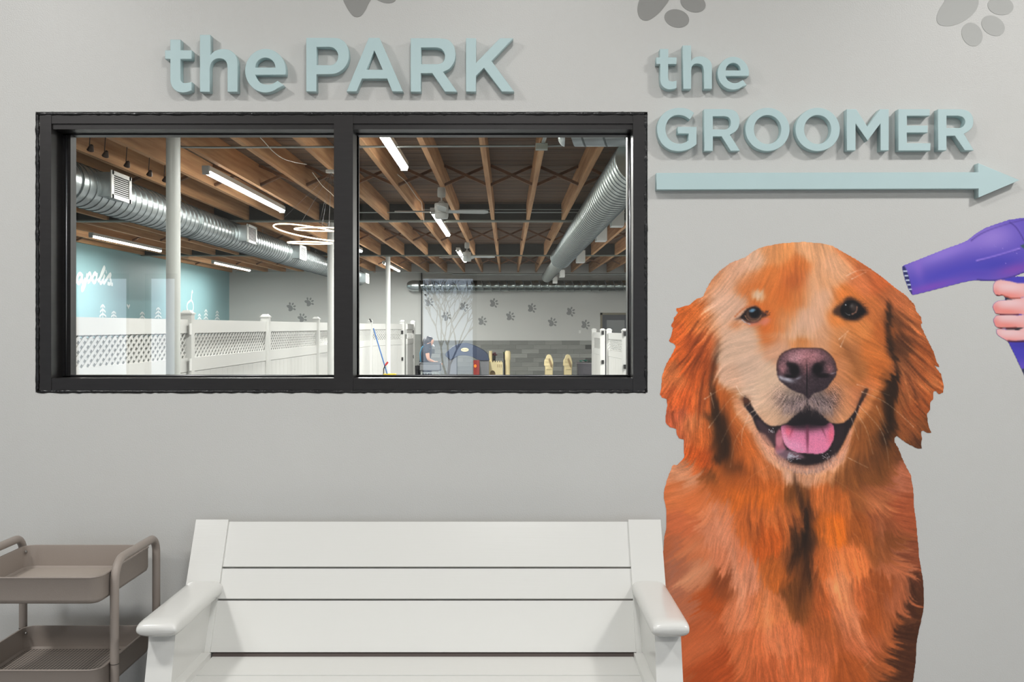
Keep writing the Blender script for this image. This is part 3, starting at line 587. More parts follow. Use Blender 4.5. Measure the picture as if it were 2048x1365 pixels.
    c.poly(E([(40,490),(140,430),(190,370),(240,320),(310,290),(380,300),(430,350),(500,400),(520,430),(440,450),(410,490),(370,520),(310,530),(240,525),(190,490),(130,465)]), (44, 30, 30), 1.6, .85, 2)
    c.poly(E([(500,440),(560,480),(480,560),(400,540),(300,560),(200,530),(260,520),(400,500)]), (216, 128, 128), 3, .55)
    c.poly(E([(140,445),(190,385),(250,325),(310,308),(370,318),(415,355),(438,400),(430,440),(390,478),(320,498),(250,490),(200,470)]), (34, 24, 22), .8, 1, 2)
    c.blob(1507.5, 630, 14.5, 13, (120, 82, 62), 0, .85, 3); c.blob(1509, 626.5, 12.5, 11.5, (14, 11, 13), 0, 1, 3.5)
    c.curve([(1490,632),(1496,640),(1508,643),(1518,638),(1523,630)], (150, 102, 76), .9, .6, False)
    c.blob(1504.5, 621.5, 6.5, 3.4, (104, 146, 176), -14, .9, 2.2); c.curve([(1484,640),(1490,645),(1500,649)], (170, 165, 170), .9, .6, False)
    c.curve([(1470,634),(1482,622),(1494,614),(1508,611)], (196, 110, 66), 1.5, .7, False)
    c.poly(E([(1400,360),(1450,300),(1530,250),(1570,190),(1640,160),(1740,210),(1810,270),(1870,350),(1900,390),(1830,430),(1760,490),(1660,500),(1560,480),(1500,440),(1420,410)]), (46, 30, 24), 2.6, .88, 2)
    c.poly(E([(1500,350),(1540,270),(1600,220),(1680,215),(1750,250),(1810,310),(1850,370),(1780,430),(1700,470),(1600,460),(1530,420)]), (14, 11, 13), 1.2, 1, 2)
    c.blob(1708, 616, 7, 8, (66, 54, 50), 0, .8, 1.3); c.blob(1703, 612, 3, 4, (112, 108, 106), 20, .6); c.curve([(1714,614),(1712,624),(1704,629)], (130, 92, 76), 1.2, .7, False)
    c.curve([(1690,626),(1696,630),(1700,630)], (110, 108, 108), .7, .4, False); c.curve([(1691,610),(1692,611)], (150, 150, 150), .9, .8, False)
    for i in range(60):
        a = rg.rand() * 2 * math.pi; x, y = 1703 + 30 * math.cos(a), 618 + 20 * math.sin(a)
        c.curve([(x - 4 * math.cos(a), y - 3 * math.sin(a)), (x + 4 * math.cos(a + .6), y + 4 * math.sin(a + .6))], (52, 32, 24), .6, .25)
    for i in range(24):
        x, y = 1526 + rg.rand() * 12, 622 + rg.rand() * 12; c.curve([(x, y), (x + 3, y - 2)], (60, 36, 30), .6, .3)
    # whiskers and stray hairs
    W1 = lambda p: cr(p, 2.73, 1300, 460); W2 = lambda p: cr(p, 2.703, 1300, 860)
    for k, p in enumerate([W1([(570,870),(450,915),(345,1050),(318,1085)]), W1([(560,935),(460,1030),(388,1165)]), W1([(585,1000),(475,1130),(438,1297)]), W1([(470,850),(500,900),(555,930)]),
              W1([(298,925),(385,870)]), W1([(330,890),(350,975)]), W1([(540,1010),(505,1100),(500,1180)]), W1([(575,985),(530,1010)]), W1([(1155,885),(1280,940),(1390,1030),(1440,1080)]), W1([(1140,960),(1250,1080),(1290,1180),(1305,1300)]),
              W1([(1120,990),(1180,1090),(1217,1225)]), W1([(1100,1030),(1140,1150)]), W1([(1235,960),(1300,1110)]), W1([(1130,845),(1310,905)]), W1([(1072,252),(1140,222),(1222,225)]),
              W1([(1100,270),(1180,230)]), W1([(1080,1245),(1190,1300)]), W1([(1030,600),(1085,550)]), W1([(1040,640),(1070,570)])]):
        c.curve(p, (240, 208, 182), .95, .85)
    for p in [W2([(640,195),(540,260),(495,330)]), W2([(735,245),(620,380)]), W2([(830,250),(790,390)]), W2([(970,250),(1130,360),(1220,420)]), W2([(1100,560),(1240,700)]), W2([(1090,770),(1180,860),(1265,890)]),
              W2([(905,740),(855,860)]), W2([(940,770),(900,880)]), W2([(280,440),(380,540)]), W2([(600,940),(740,975)]), W2([(1140,1140),(1190,1240),(1160,1300),(1290,1340)])]:
        c.curve(p, (228, 156, 116), .8, .65)
    lum = c.im @ np.array((.3, .59, .11), np.float32); c.im = c.im * .93 + lum[..., None] * .07
    c.im = np.clip(c.im, 5, 250)
    return c, blur(poly_mask(DOG_OUT, x0, y0, w, h), .6)

def paint_dryer():
    x0, y0, x1, y1 = 1795, 425, 2240, 800
    c = Canvas(x0, y0, x1, y1, (96, 80, 178)); rg = np.random.RandomState(3)
    D = lambda p: cr(p, 4.015, 1780, 420)
    body = D([(98,452),(200,412),(300,372),(450,312),(570,270),(625,243),(680,198),(760,148),(860,112),(960,80),(1076,65)]) + [(2070,437),(2105,449),(2128,478),(2134,515),(2120,545),(2085,556)] + \
        D([(1076,505),(1000,535),(900,562),(830,572),(750,570),(680,565),(580,585),(400,632),(180,688),(150,640),(120,560),(100,480)])
    handle = [(2004,556),(2080,552),(2066,600),(2064,683),(2078,742),(2082,775),(2060,780),(2047,748),(2030,712),(2013,678),(2010,600)]
    # body shading printed in the picture
    c.blob(1890, 505, 90, 16, (140, 116, 206), -20, .9); c.blob(1985, 475, 44, 26, (146, 122, 204), -10, .85); c.blob(1900, 545, 110, 16, (74, 66, 176), -16, .9); c.blob(2000, 530, 60, 16, (66, 62, 168), -6, .9)
    c.blob(1860, 575, 60, 8, (122, 70, 176), -14, .75); c.blob(2030, 540, 40, 12, (126, 70, 166), -14, .8); c.blob(1950, 548, 30, 6, (84, 66, 172), 0, .7); c.blob(1835, 532, 10, 30, (132, 100, 196), -10, .6)
    c.blob(1870, 470, 60, 6, (92, 72, 160), -20, .4); c.blob(1985, 447, 50, 5, (112, 88, 172), -18, .5)
    c.curve(D([(650,250),(720,200),(820,155),(960,110),(1076,80)]), (80, 62, 146), 1.3, .8, False); c.curve(D([(695,410),(850,370),(1040,312)]), (160, 130, 220), 1.8, .9, False); c.curve(D([(700,418),(850,378),(1040,322)]), (60, 50, 140), 1.2, .6, False)
    c.curve(D([(960,100),(1010,140),(1050,200),(1076,250)]), (74, 58, 140), 1.2, .8, False)
    c.curve([(2048,435),(2080,450),(2100,480),(2104,520)], (74, 58, 140), 1.2, .8, False)
    c.curve(D([(700,562),(830,568),(960,545),(1076,505)]), (56, 46, 120), 1.6, .8, False)
    c.poly([(2040,492),(2052,487),(2070,492),(2070,500),(2050,500)], (60, 84, 92), .8)
    c.poly(D([(98,452),(118,455),(145,520),(165,600),(178,686),(150,640),(122,560),(100,490)]), (40, 44, 92), 1., 1)
    for i, y in enumerate((495, 532, 568, 605, 642)):
        c.curve(D([(108 + i * 10, y), (135 + i * 9, y - 2)]), (190, 200, 220), 1., .9, False)
    for _ in range(14):
        x, y = 1990 + rg.randn() * 24, 500 + rg.randn() * 16; c.curve([(x, y), (x + .5, y + .5)], (176, 156, 220), .5, .12, False)
    # handle
    hm = blur(poly_mask(handle, x0, y0, c.w, c.h), .8); bm_ = blur(poly_mask(body, x0, y0, c.w, c.h), .8)
    H = Canvas(x0, y0, x1, y1, (70, 62, 172)); H.blob(2045, 690, 30, 8, (60, 54, 150), 0, .7); H.blob(2044, 735, 12, 14, (112, 84, 190), 0, .6)
    H.poly([(2040,740),(2060,735),(2090,738),(2090,790),(2050,790)], (52, 58, 70), 1)
    H.poly([(2004,588),(2040,588),(2040,604),(2004,604)], (42, 46, 60), 1)
    H.poly([(1990,655),(2048,650),(2048,665),(1990,662)], (38, 36, 44), 1)
    only = hm * (1 - bm_)
    c.im += only[..., None] * (H.im - c.im)
    K = lambda p: cr(p, 6.2, 1960, 540)
    tail = lambda a, b: [(2120, a), (2120, b)]
    F = [K([(546,170),(400,150),(260,126),(200,140),(170,175),(158,230),(175,290),(205,325),(245,330),(270,316),(330,335),(400,355),(500,352)]) + [(2060,598),(2160,640),(2230,660),(2230,560),(2120,560)],
         K([(500,352),(380,372),(280,378),(210,390),(165,430),(158,470),(180,520),(205,552),(300,556),(450,556),(546,556)]) + [(2160,640),(2100,590)],
         K([(546,556),(400,560),(260,562),(200,570),(172,600),(168,640),(185,690),(215,720),(300,722),(450,720),(546,716)]) + [(2160,650),(2100,600)],
         K([(546,716),(420,745),(300,740),(215,728),(203,760),(210,800),(250,835),(320,875),(360,888),(450,885),(546,880)]) + [(2100,690),(2160,730),(2230,740),(2230,600),(2100,600)]]
    fm = np.zeros((c.h, c.w), np.float32)
    for i, f in enumerate(F):
        m = blur(poly_mask(smooth_pts(f, 2), x0, y0, c.w, c.h), .8)
        yc = (580, 612, 640, 672)[i]
        G = Canvas(x0, y0, x1, y1, (222, 168, 168))
        G.blob(2012, yc + 12, 40, 8, (222, 128, 118), 4, .85); G.blob(2018, yc - 6, 30, 8, (226, 192, 194), 2, .8); G.blob(1990, yc + 6, 9, 12, (216, 124, 118), 0, .6)
        c.im += m[..., None] * (G.im - c.im); fm = np.maximum(fm, m)
    for p in (K([(200,554),(300,556),(480,556)]), K([(215,724),(300,726),(450,720)]), K([(205,322),(250,332),(268,320)])):
        c.curve(p, (96, 40, 44), 1.5, .9, False)
    c.curve(K([(345,886),(450,892),(546,886)]), (70, 34, 60), 1.6, .9, False)
    c.curve(K([(270,316),(330,335),(400,355),(500,352)]), (180, 84, 70), 1.3, .6, False)
    m = np.clip(bm_ + hm + fm, 0, 1)
    return c, m
# ---------------------------------------------------------------- raised letters, arrow, paw prints, printed graphics
letter_m = mat('pale_blue_letter_paint', (184, 208, 210), .45, noise=.02, nscale=5)
DL = DW - .034
def A(cx, cy, rx, ry, a0, a1, n=40):
    return [(cx + rx * math.cos(math.radians(a0 + (a1 - a0) * i / n)), cy - ry * math.sin(math.radians(a0 + (a1 - a0) * i / n))) for i in range(n + 1)]
def letter(nm, label, loops, s, ox, oy, grp):
    pl = [[(X(x, DL), Z(y, DL)) for x, y in cr(l, s, ox, oy)] for l in loops]
    o = prism(nm, pl, -.034, -.0005, letter_m, bev=.0012)
    return tag(o, label, 'letter', grp)
s1 = 7.877; g1 = 'raised letters over the window'; g2 = 'raised letters over the arrow'
sm = lambda pts: smooth_pts(pts, 3, False)
letter('letter_t', 'raised pale blue letter t, small, far left above the window', [[(160,150),(322,150),(322,318),(498,318),(498,457),(322,457)] + sm([(322,760),(330,800),(352,826),(385,835),(430,832),(498,818)]) + sm([(498,952),(450,972),(390,985),(330,985),(270,970),(215,930),(178,870),(162,800),(160,700)]) + [(160,457),(78,457),(78,318),(160,318)]], s1, 320, 60, g1)
letter('letter_h', 'raised pale blue letter h, small, second from the left above the window', [[(628,75),(792,75)] + sm([(792,395),(840,345),(900,315),(980,300),(1060,305),(1130,335),(1180,385),(1215,460),(1222,540),(1222,640)]) + [(1222,975),(1062,975)] + sm([(1062,640),(1060,580),(1050,520),(1020,475),(970,452),(910,450),(860,465),(820,500),(795,550),(785,610),(785,680)]) + [(785,975),(628,975)]], s1, 320, 60, g1)
letter('letter_e', 'raised pale blue letter e, small, just left of the big P above the window', [A(1661,642,322,346,-10.5,306) + [(1950,868)] + sm([(1850,798),(1790,840),(1730,858),(1660,858),(1580,830),(1530,770),(1500,705)]), A(1659,592,156,155,0,180)], s1, 320, 60, g1)
letter('letter_p', 'raised pale blue capital P above the window', [[(115,145)] + sm([(560,145),(700,152),(790,190),(860,260),(900,360),(910,480),(890,600),(830,700),(750,770),(650,815),(540,825)]) + [(308,825),(308,1145),(115,1145)], [(308,315)] + sm([(540,315),(610,330),(665,370),(700,430),(708,490),(690,570),(640,630),(570,655)]) + [(308,655)]], 9.309, 600, 60, g1)
letter('letter_a', 'raised pale blue capital A above the window', [[(1280,145),(1480,145),(1920,1145),(1715,1145),(1620,905),(1155,905),(1055,1145),(865,1145)], [(1383,380),(1540,740),(1235,740)]], 9.309, 600, 60, g1)
letter('letter_r', 'raised pale blue capital R above the window', [[(100,145)] + sm([(600,145),(750,165),(830,225),(880,310),(900,420),(890,530),(850,620),(780,700),(680,745)]) + [(930,1100),(710,1100),(485,770),(285,770),(285,1100),(100,1100)], [(287,312)] + sm([(550,312),(630,330),(680,375),(705,430),(710,490),(690,550),(650,590),(590,607)]) + [(287,607)]], 8.904, 810, 60, g1)
letter('letter_k', 'raised pale blue capital K above the window', [[(1085,145),(1265,145),(1265,585),(1690,145),(1928,145),(1540,550),(1945,1098),(1725,1098),(1405,675),(1265,815),(1265,1098),(1085,1098)]], 8.904, 810, 60, g1)
s2 = 10.24
letter('letter_t', 'raised pale blue letter t, small, right of the window above the G', [[(205,180),(375,180),(375,355),(545,355),(545,493),(375,493)] + sm([(372,760),(385,825),(420,845),(470,848),(545,830)]) + sm([(545,985),(490,1005),(420,1015),(350,1008),(280,970),(230,910),(210,830),(207,760)]) + [(207,493),(130,493),(130,355),(205,355)]], s2, 1300, 80, g2)
letter('letter_h', 'raised pale blue letter h, small, right of the window above the first R', [[(670,110),(842,110)] + sm([(845,420),(890,375),(950,345),(1030,335),(1110,345),(1190,385),(1240,440),(1268,520),(1272,640)]) + [(1272,1003),(1105,1003)] + sm([(1105,660),(1085,545),(1040,500),(980,485),(920,492),(870,530),(848,600),(846,700)]) + [(846,1003),(680,1003)]], s2, 1300, 80, g2)
letter('letter_e', 'raised pale blue letter e, small, above the pair of Os right of the window', [A(1707,682,322,339,-9.5,308) + [(1985,925)] + sm([(1900,815),(1840,855),(1770,880),(1700,880),(1630,850),(1575,800),(1550,738)]), A(1705,622,150,150,0,180)], s2, 1300, 80, g2)
letter('letter_g', 'raised pale blue capital G at the start of the long word above the arrow', [sm([(905,265),(820,205),(720,170),(600,160),(480,175),(360,220),(260,295),(185,400),(148,520),(145,640),(170,760),(230,880),(320,970),(430,1030),(560,1052),(680,1045),(800,1010),(890,960),(955,910)]) + [(955,550),(568,550),(568,690),(790,690),(785,830)] + sm([(785,830),(720,870),(640,895),(560,893),(470,865),(390,800),(340,715),(320,610),(335,500),(385,400),(460,340),(550,312),(640,315),(730,345),(820,405)])], s2, 1300, 200, g2)
letter('letter_r', 'raised pale blue capital R directly after the G above the arrow', [[(1110,185)] + sm([(1570,185),(1700,205),(1780,260),(1825,350),(1835,450),(1815,560),(1750,650),(1640,715)]) + [(1845,1040),(1650,1045),(1465,748),(1290,748),(1290,1045),(1110,1045)], [(1288,335)] + sm([(1520,335),(1600,355),(1640,400),(1655,460),(1645,530),(1600,580),(1540,605)]) + [(1288,605)]], s2, 1300, 200, g2)
letter('letter_o', 'raised pale blue capital O, left one of the pair above the arrow', [A(513,550,412,405,0,360,64)[:-1], A(514,552,253,268,0,360,64)[:-1]], 9.309, 1480, 200, g2)
letter('letter_o', 'raised pale blue capital O, right one of the pair above the arrow', [A(1447,550,414,405,0,360,64)[:-1], A(1446,552,251,268,0,360,64)[:-1]], 9.309, 1480, 200, g2)
letter('letter_m', 'raised pale blue capital M above the arrow', [[(100,135),(240,135),(405,395),(585,135),(715,135),(715,740),(592,740),(592,345),(405,600),(230,345),(230,740),(100,740)]], 7.314, 1680, 200, g2)
letter('letter_e', 'raised pale blue capital E above the arrow', [[(855,135),(1315,135),(1315,232),(980,232),(980,375),(1285,375),(1285,478),(980,478),(980,633),(1325,633),(1325,742),(855,742)]], 7.314, 1680, 200, g2)
letter('letter_r', 'raised pale blue capital R ending the long word above the arrow', [[(1435,135)] + sm([(1760,135),(1860,155),(1925,210),(1952,300),(1940,390),(1890,450),(1815,495)]) + [(1960,738),(1825,738),(1680,525),(1560,525),(1560,738),(1435,738)], [(1560,232)] + sm([(1725,232),(1790,250),(1825,290),(1830,335),(1805,385),(1760,410)]) + [(1560,412)]], 7.314, 1680, 200, g2)
pts = [(1313,346),(1957,344.5),(1957,326.5),(2039.5,360.5),(1957,395.7),(1957,377.4),(1313,379.5)]
tag(prism('arrow_sign', [[(X(x, DL), Z(y, DL)) for x, y in pts]], -.034, -.0005, letter_m, bev=.0012), 'long raised pale blue arrow pointing right under the raised words', 'sign')

# big paw prints near the ceiling, flat vinyl
paw_dark = mat('grey_vinyl_dark', (146, 146, 143), .6); paw_light = mat('silver_vinyl', (184, 185, 182), .6)
def ell(cx, cy, rx, ry, a, n=28):
    a = math.radians(a); return [(cx + rx * math.cos(t) * math.cos(a) - ry * math.sin(t) * math.sin(a), cy + rx * math.cos(t) * math.sin(a) + ry * math.sin(t) * math.cos(a)) for t in [2 * math.pi * i / n for i in range(n)]]
def big_paw(label, m, pad, toes):
    t = thing('paw_print', label, 'wall decal', (X(pad[0][0], DW), -.001, Z(pad[0][1], DW)), 0, 'large paw prints along the top of the wall')
    for nm, pl in [('pad', smooth_pts(pad, 5))] + [('toe', ell(*q)) for q in toes]:
        o = prism(nm, [[(X(x, DW), Z(y, DW)) for x, y in pl]], -.0012, -.0002, m, t); o.location -= t.location
big_paw('dark grey paw print cut by the top edge above the big A', paw_dark, [(684,-6),(690,8),(698,22),(708,33),(720,33),(730,22),(738,6),(750,-10),(772,-25),(778,-45),(768,-62),(745,-64),(720,-55),(700,-60),(682,-50),(676,-30)], [(768,-10,26,15,20),(805,-40,26,16,-10),(800,-80,26,15,-40),(765,-105,16,24,-20)])
big_paw('mid grey paw print at the top above the short raised word right of the window', paw_dark, [(1275,22),(1278,2),(1288,-16),(1300,-36),(1320,-52),(1345,-50),(1352,-30),(1342,-8),(1333,8),(1316,28),(1296,41),(1281,37)], [(1353.5,37,25,18,14),(1386,6,26,18,20),(1400,-36,26,18,-20),(1380,-74,18,26,-10)])
big_paw('pale silver paw print in the top right corner', paw_light, [(1873,38),(1878,20),(1888,4),(1894,-14),(1906,-32),(1932,-38),(1956,-26),(1957,-6),(1955,14),(1942,32),(1920,46),(1900,52),(1880,50)], [(1944,69,20,24.5,-28),(1986,51.5,25,18.5,32),(2001,12,26,18,8),(1990,-40,26,18,-30)])

def decal(nm, label, c, m, step, albedo=1.0):
    """flat printed sheet: a fine vertex grid trimmed to the cut-out, colour per vertex"""
    xs = np.arange(0, c.w, step); ys = np.arange(0, c.h, step); nx, ny = len(xs), len(ys)
    xi = np.clip(xs.astype(int), 0, c.w - 1); yi = np.clip(ys.astype(int), 0, c.h - 1)
    mm = m[yi][:, xi] > .5
    cell = mm[:-1, :-1] & mm[1:, :-1] & mm[:-1, 1:] & mm[1:, 1:]
    # boundary cells with two or three corners inside are kept too: their outer corners slide onto the outline
    part = (mm[:-1, :-1].astype(int) + mm[1:, :-1] + mm[:-1, 1:] + mm[1:, 1:] >= 2)
    keep = cell | part
    J, I = np.nonzero(keep); idx = lambda j, i: j * nx + i
    q = np.stack([idx(J, I), idx(J + 1, I), idx(J + 1, I + 1), idx(J, I + 1)], 1)
    used, inv = np.unique(q.ravel(), return_inverse=True); q = inv.reshape(-1, 4)
    jj, ii = used // nx, used % nx; px = c.x0 + xs[ii].astype(float); py = c.y0 + ys[jj].astype(float)
    gy, gx_ = np.gradient(blur(m, 1.2)); out = ~mm[jj, ii]; g_ = np.stack([gx_[yi[jj], xi[ii]], gy[yi[jj], xi[ii]]], 1); gn = np.linalg.norm(g_, axis=1) + 1e-6
    mv = blur(m, 1.2)[yi[jj], xi[ii]]; sh = np.clip((.5 - mv) / gn, 0, step * .7) * out
    px += g_[:, 0] / gn * sh; py += g_[:, 1] / gn * sh
    cx0, cz0 = X(c.x0 + c.w / 2, DW), Z(c.y0 + c.h / 2, DW)
    co = np.stack([(px - CX) * DW / F - cx0, np.full(len(px), 0.), H - (py - CY) * DW / F - cz0], 1)
    me = bpy.data.meshes.new(nm); n = len(co); me.vertices.add(n); me.vertices.foreach_set('co', co.ravel())
    me.loops.add(q.size); me.polygons.add(len(q)); me.loops.foreach_set('vertex_index', q.ravel().astype(np.int32)); me.polygons.foreach_set('loop_start', np.arange(0, q.size, 4, dtype=np.int32)); me.update(calc_edges=True)
    v = c.im[yi[jj], xi[ii]] / 255.; v = np.where(v <= .04045, v / 12.92, ((v + .055) / 1.055) ** 2.4) * albedo
    at = me.color_attributes.new('print', 'FLOAT_COLOR', 'POINT'); at.data.foreach_set('color', np.concatenate([v, np.ones((n, 1))], 1).astype(np.float32).ravel())
    mt = bpy.data.materials.new(nm + '_print'); mt.use_nodes = True; b = mt.node_tree.nodes['Principled BSDF']; b.inputs['Roughness'].default_value = .45; b.inputs['Specular IOR Level'].default_value = .3
    a = mt.node_tree.nodes.new('ShaderNodeAttribute'); a.attribute_name = 'print'; mt.node_tree.links.new(a.outputs['Color'], b.inputs['Base Color'])
    o = link(nm, me, mt, None, (cx0, -.0012, cz0)); return tag(o, label, 'wall decal')
DEC = 1.17
c_, m_ = paint_dog(); decal('dog_wall_graphic', 'life size cut-out print of a smiling golden dog with its tongue out', c_, m_, 1.25, DEC)
c_, m_ = paint_dryer(); decal('hair_dryer_wall_graphic', 'cut-out print of a hand holding a purple hair dryer beside the dog', c_, m_, 1.5, DEC)
# ---------------------------------------------------------------- white bench
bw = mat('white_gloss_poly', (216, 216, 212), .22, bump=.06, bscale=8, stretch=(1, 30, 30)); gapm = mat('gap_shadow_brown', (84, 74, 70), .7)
BX0, BX1 = -1.011, .497; bxc = (BX0 + BX1) / 2
bench = thing('bench', 'white slatted bench with rolled arms against the grey wall', 'bench', (bxc, Y(3.0), 0))
def bk(t, off=0):      # point on the reclined back plane: t 0 at the top, 1 at the seat; off = thickness behind
    z = .858 - .361 * t; d = 3.25 - .2 * t; n = Vector((0, .361, .2)).normalized(); return Vector((0, Y(d), z)) + n * off * 1.0
def slab(bm, x0, x1, t0, t1, o0, o1):
    vs = []
    for x in (x0, x1):
        for t in (t0, t1):
            for o in (o0, o1):
                v = bk(t, 0); n = Vector((0, .874, -.484)); v = v + n * o; vs.append(bm.verts.new((x - bxc, v.y - Y(3.0), v.z)))
    for f in ((0, 1, 3, 2), (4, 6, 7, 5), (0, 4, 5, 1), (2, 3, 7, 6), (0, 2, 6, 4), (1, 5, 7, 3)): bm.faces.new([vs[i] for i in f])
# normal of the back plane: along (lean) direction
for t0, t1 in ((0.005, .362), (.377, .607), (.622, 1.0)):
    bm = bmesh.new(); slab(bm, -.908, .394, t0, t1, 0, .024); fin(bm, 'back_slat', bw, bench, bev=.004, seg=2)
for x0, x1 in ((BX0, -.906), (.392, BX1)):
    bm = bmesh.new(); slab(bm, x0, x1, -.008, 1.32, -.006, .028); fin(bm, 'stile', bw, bench, bev=.005, seg=3)
bm = bmesh.new(); slab(bm, -.9, .386, 1.0, 1.10, .006, .028); fin(bm, 'gap_shade_strip', gapm, bench)  # dark strip paints the shade in the gap below the back slats
# seat slats run the length of the bench
ys = [Y(3.035) - .161 * k for k in range(4)]
sz = .488
for k in range(2):
    bm = bmesh.new(); box(bm, -.896 - bxc, .382 - bxc, ys[k + 1] + .0015 - Y(3), ys[k] - Y(3), sz - .026 - .003 * k, sz - .0015 * k); fin(bm, 'seat_slat', bw, bench, bev=.004)
for sx in (0, 1):
    a, b = ((-.996, -.923) if sx == 0 else (.409, .482))
    bm = bmesh.new()
    # solid side panel, raked like the back, reaching the floor as a leg at the front
    prof = [(2.78, .644), (3.16, .644), (3.06, .40), (2.86, .40), (2.86, .02), (2.70, .02), (2.73, .40)]
    prof = [(2.785, .650), (3.15, .650), (3.04, .36), (2.84, .36), (2.80, 0), (2.68, 0), (2.74, .50)]
    f0 = [bm.verts.new((a - bxc, Y(d) - Y(3), z)) for d, z in prof]; f1 = [bm.verts.new((b - bxc, Y(d) - Y(3), z)) for d, z in prof]
    bm.faces.new(f0); bm.faces.new(f1[::-1])
    for i in range(len(prof)): j = (i + 1) % len(prof); bm.faces.new((f0[i], f0[j], f1[j], f1[i]))
    fin(bm, 'side_panel', bw, bench, bev=.003)
    # back leg
    bm = bmesh.new(); box(bm, a - bxc, b - bxc, Y(3.12) - Y(3), Y(3.2) - Y(3), 0, .45); fin(bm, 'leg', bw, bench, bev=.003)
    # cleat under the inner face
    ci, co_ = ((-.923, -.895) if sx == 0 else (.381, .409))
    bm = bmesh.new(); box(bm, ci - bxc, co_ - bxc, Y(2.74) - Y(3), Y(3.015) - Y(3), sz - .05, sz + .018); fin(bm, 'cleat', bw, bench, bev=.002)
    # arm with heavily rolled edges
    a, b = ((-1.012, -.896) if sx == 0 else (.391, .497))
    bm = bmesh.new(); n = 10; sec = []
    for d in (2.712, 2.716, 2.724, 2.738, 2.76, 2.9, 3.05, 3.145):
        k = {2.712: .35, 2.716: .62, 2.724: .82, 2.738: .95}.get(d, 1.); wdt = (b - a) / 2 * {2.712: .90, 2.716: .95, 2.724: .98}.get(d, 1.); cxm = (a + b) / 2; hh = .024 * k; ring = []
        for i in range(24):
            th = 2 * math.pi * i / 24; cs, sn = math.cos(th), math.sin(th); ex = .5
            ring.append(bm.verts.new((cxm - bxc + wdt * math.copysign(abs(cs) ** ex, cs), Y(d) - Y(3), .665 + hh * math.copysign(abs(sn) ** .75, sn))))
        sec.append(ring)
    for r0, r1 in zip(sec, sec[1:]):
        for i in range(24): bm.faces.new((r0[i], r0[(i + 1) % 24], r1[(i + 1) % 24], r1[i]))
    bm.faces.new(sec[0]); bm.faces.new(sec[-1]); fin(bm, 'armrest', bw, bench, auto=1.2)
bm = bmesh.new(); box(bm, -.923 - bxc, .409 - bxc, Y(2.66) - Y(3), Y(2.685) - Y(3), .38, .465); fin(bm, 'front_apron', bw, bench, bev=.004)

# ---------------------------------------------------------------- taupe three-tier cart
ct = mat('taupe_powder_coat', (150, 140, 132), .42, bump=.15, bscale=500, spec=.4); ctl = mat('taupe_tub_floor', (150, 140, 132), .5)
nt = ctl.node_tree; b = nt.nodes['Principled BSDF']; tc = nt.nodes.new('ShaderNodeTexCoord'); vt = nt.nodes.new('ShaderNodeTexVoronoi'); vt.inputs['Scale'].default_value = 95; vt.inputs['Randomness'].default_value = 0
rp = nt.nodes.new('ShaderNodeValToRGB'); rp.color_ramp.elements[0].position = .30; rp.color_ramp.elements[0].color = lin((52, 47, 44)) + (1,); rp.color_ramp.elements[1].position = .36; rp.color_ramp.elements[1].color = lin((168, 158, 149)) + (1,)
nt.links.new(tc.outputs['Object'], vt.inputs['Vector']); nt.links.new(vt.outputs['Distance'], rp.inputs[0]); nt.links.new(rp.outputs[0], b.inputs['Base Color'])
ccx = (-1.124 - 1.55) / 2; cart = thing('utility_cart', 'taupe metal three-tier rolling cart left of the white bench', 'cart', (ccx, Y(3.02), 0))
chrome = mat('screw_steel', (170, 170, 168), .25, metal=1); blk = mat('black_plastic', (26, 26, 27), .45)
R_ = .0125; zt = .831 - R_
def arc3(c, r, a0, a1, n=7): return [(c[0] + r * math.cos(math.radians(a0 + (a1 - a0) * i / n)), c[1] + r * math.sin(math.radians(a0 + (a1 - a0) * i / n))) for i in range(n + 1)]
for x in (-1.124, -1.55):
    y0, y1 = Y(2.86), Y(3.2); rc = .062
    path = [(y0, .07), (y0, .45)] + arc3((y0 + rc, zt - rc), rc, 180, 90) + arc3((y1 - rc * .8, zt - rc * .8), rc * .8, 90, 0) + [(y1, .45), (y1, .07)]
    fo = tubeo('tube_frame', [(x - ccx, y - Y(3.02), z) for y, z in path], R_, ct, cart, 16)
    for y in (y0, y1): tubeo('splice_ring', [(x - ccx, y - Y(3.02), .525), (x - ccx, y - Y(3.02), .527)], R_ + .0006, mat('splice_dark', (70, 64, 60), .5), fo, 16)
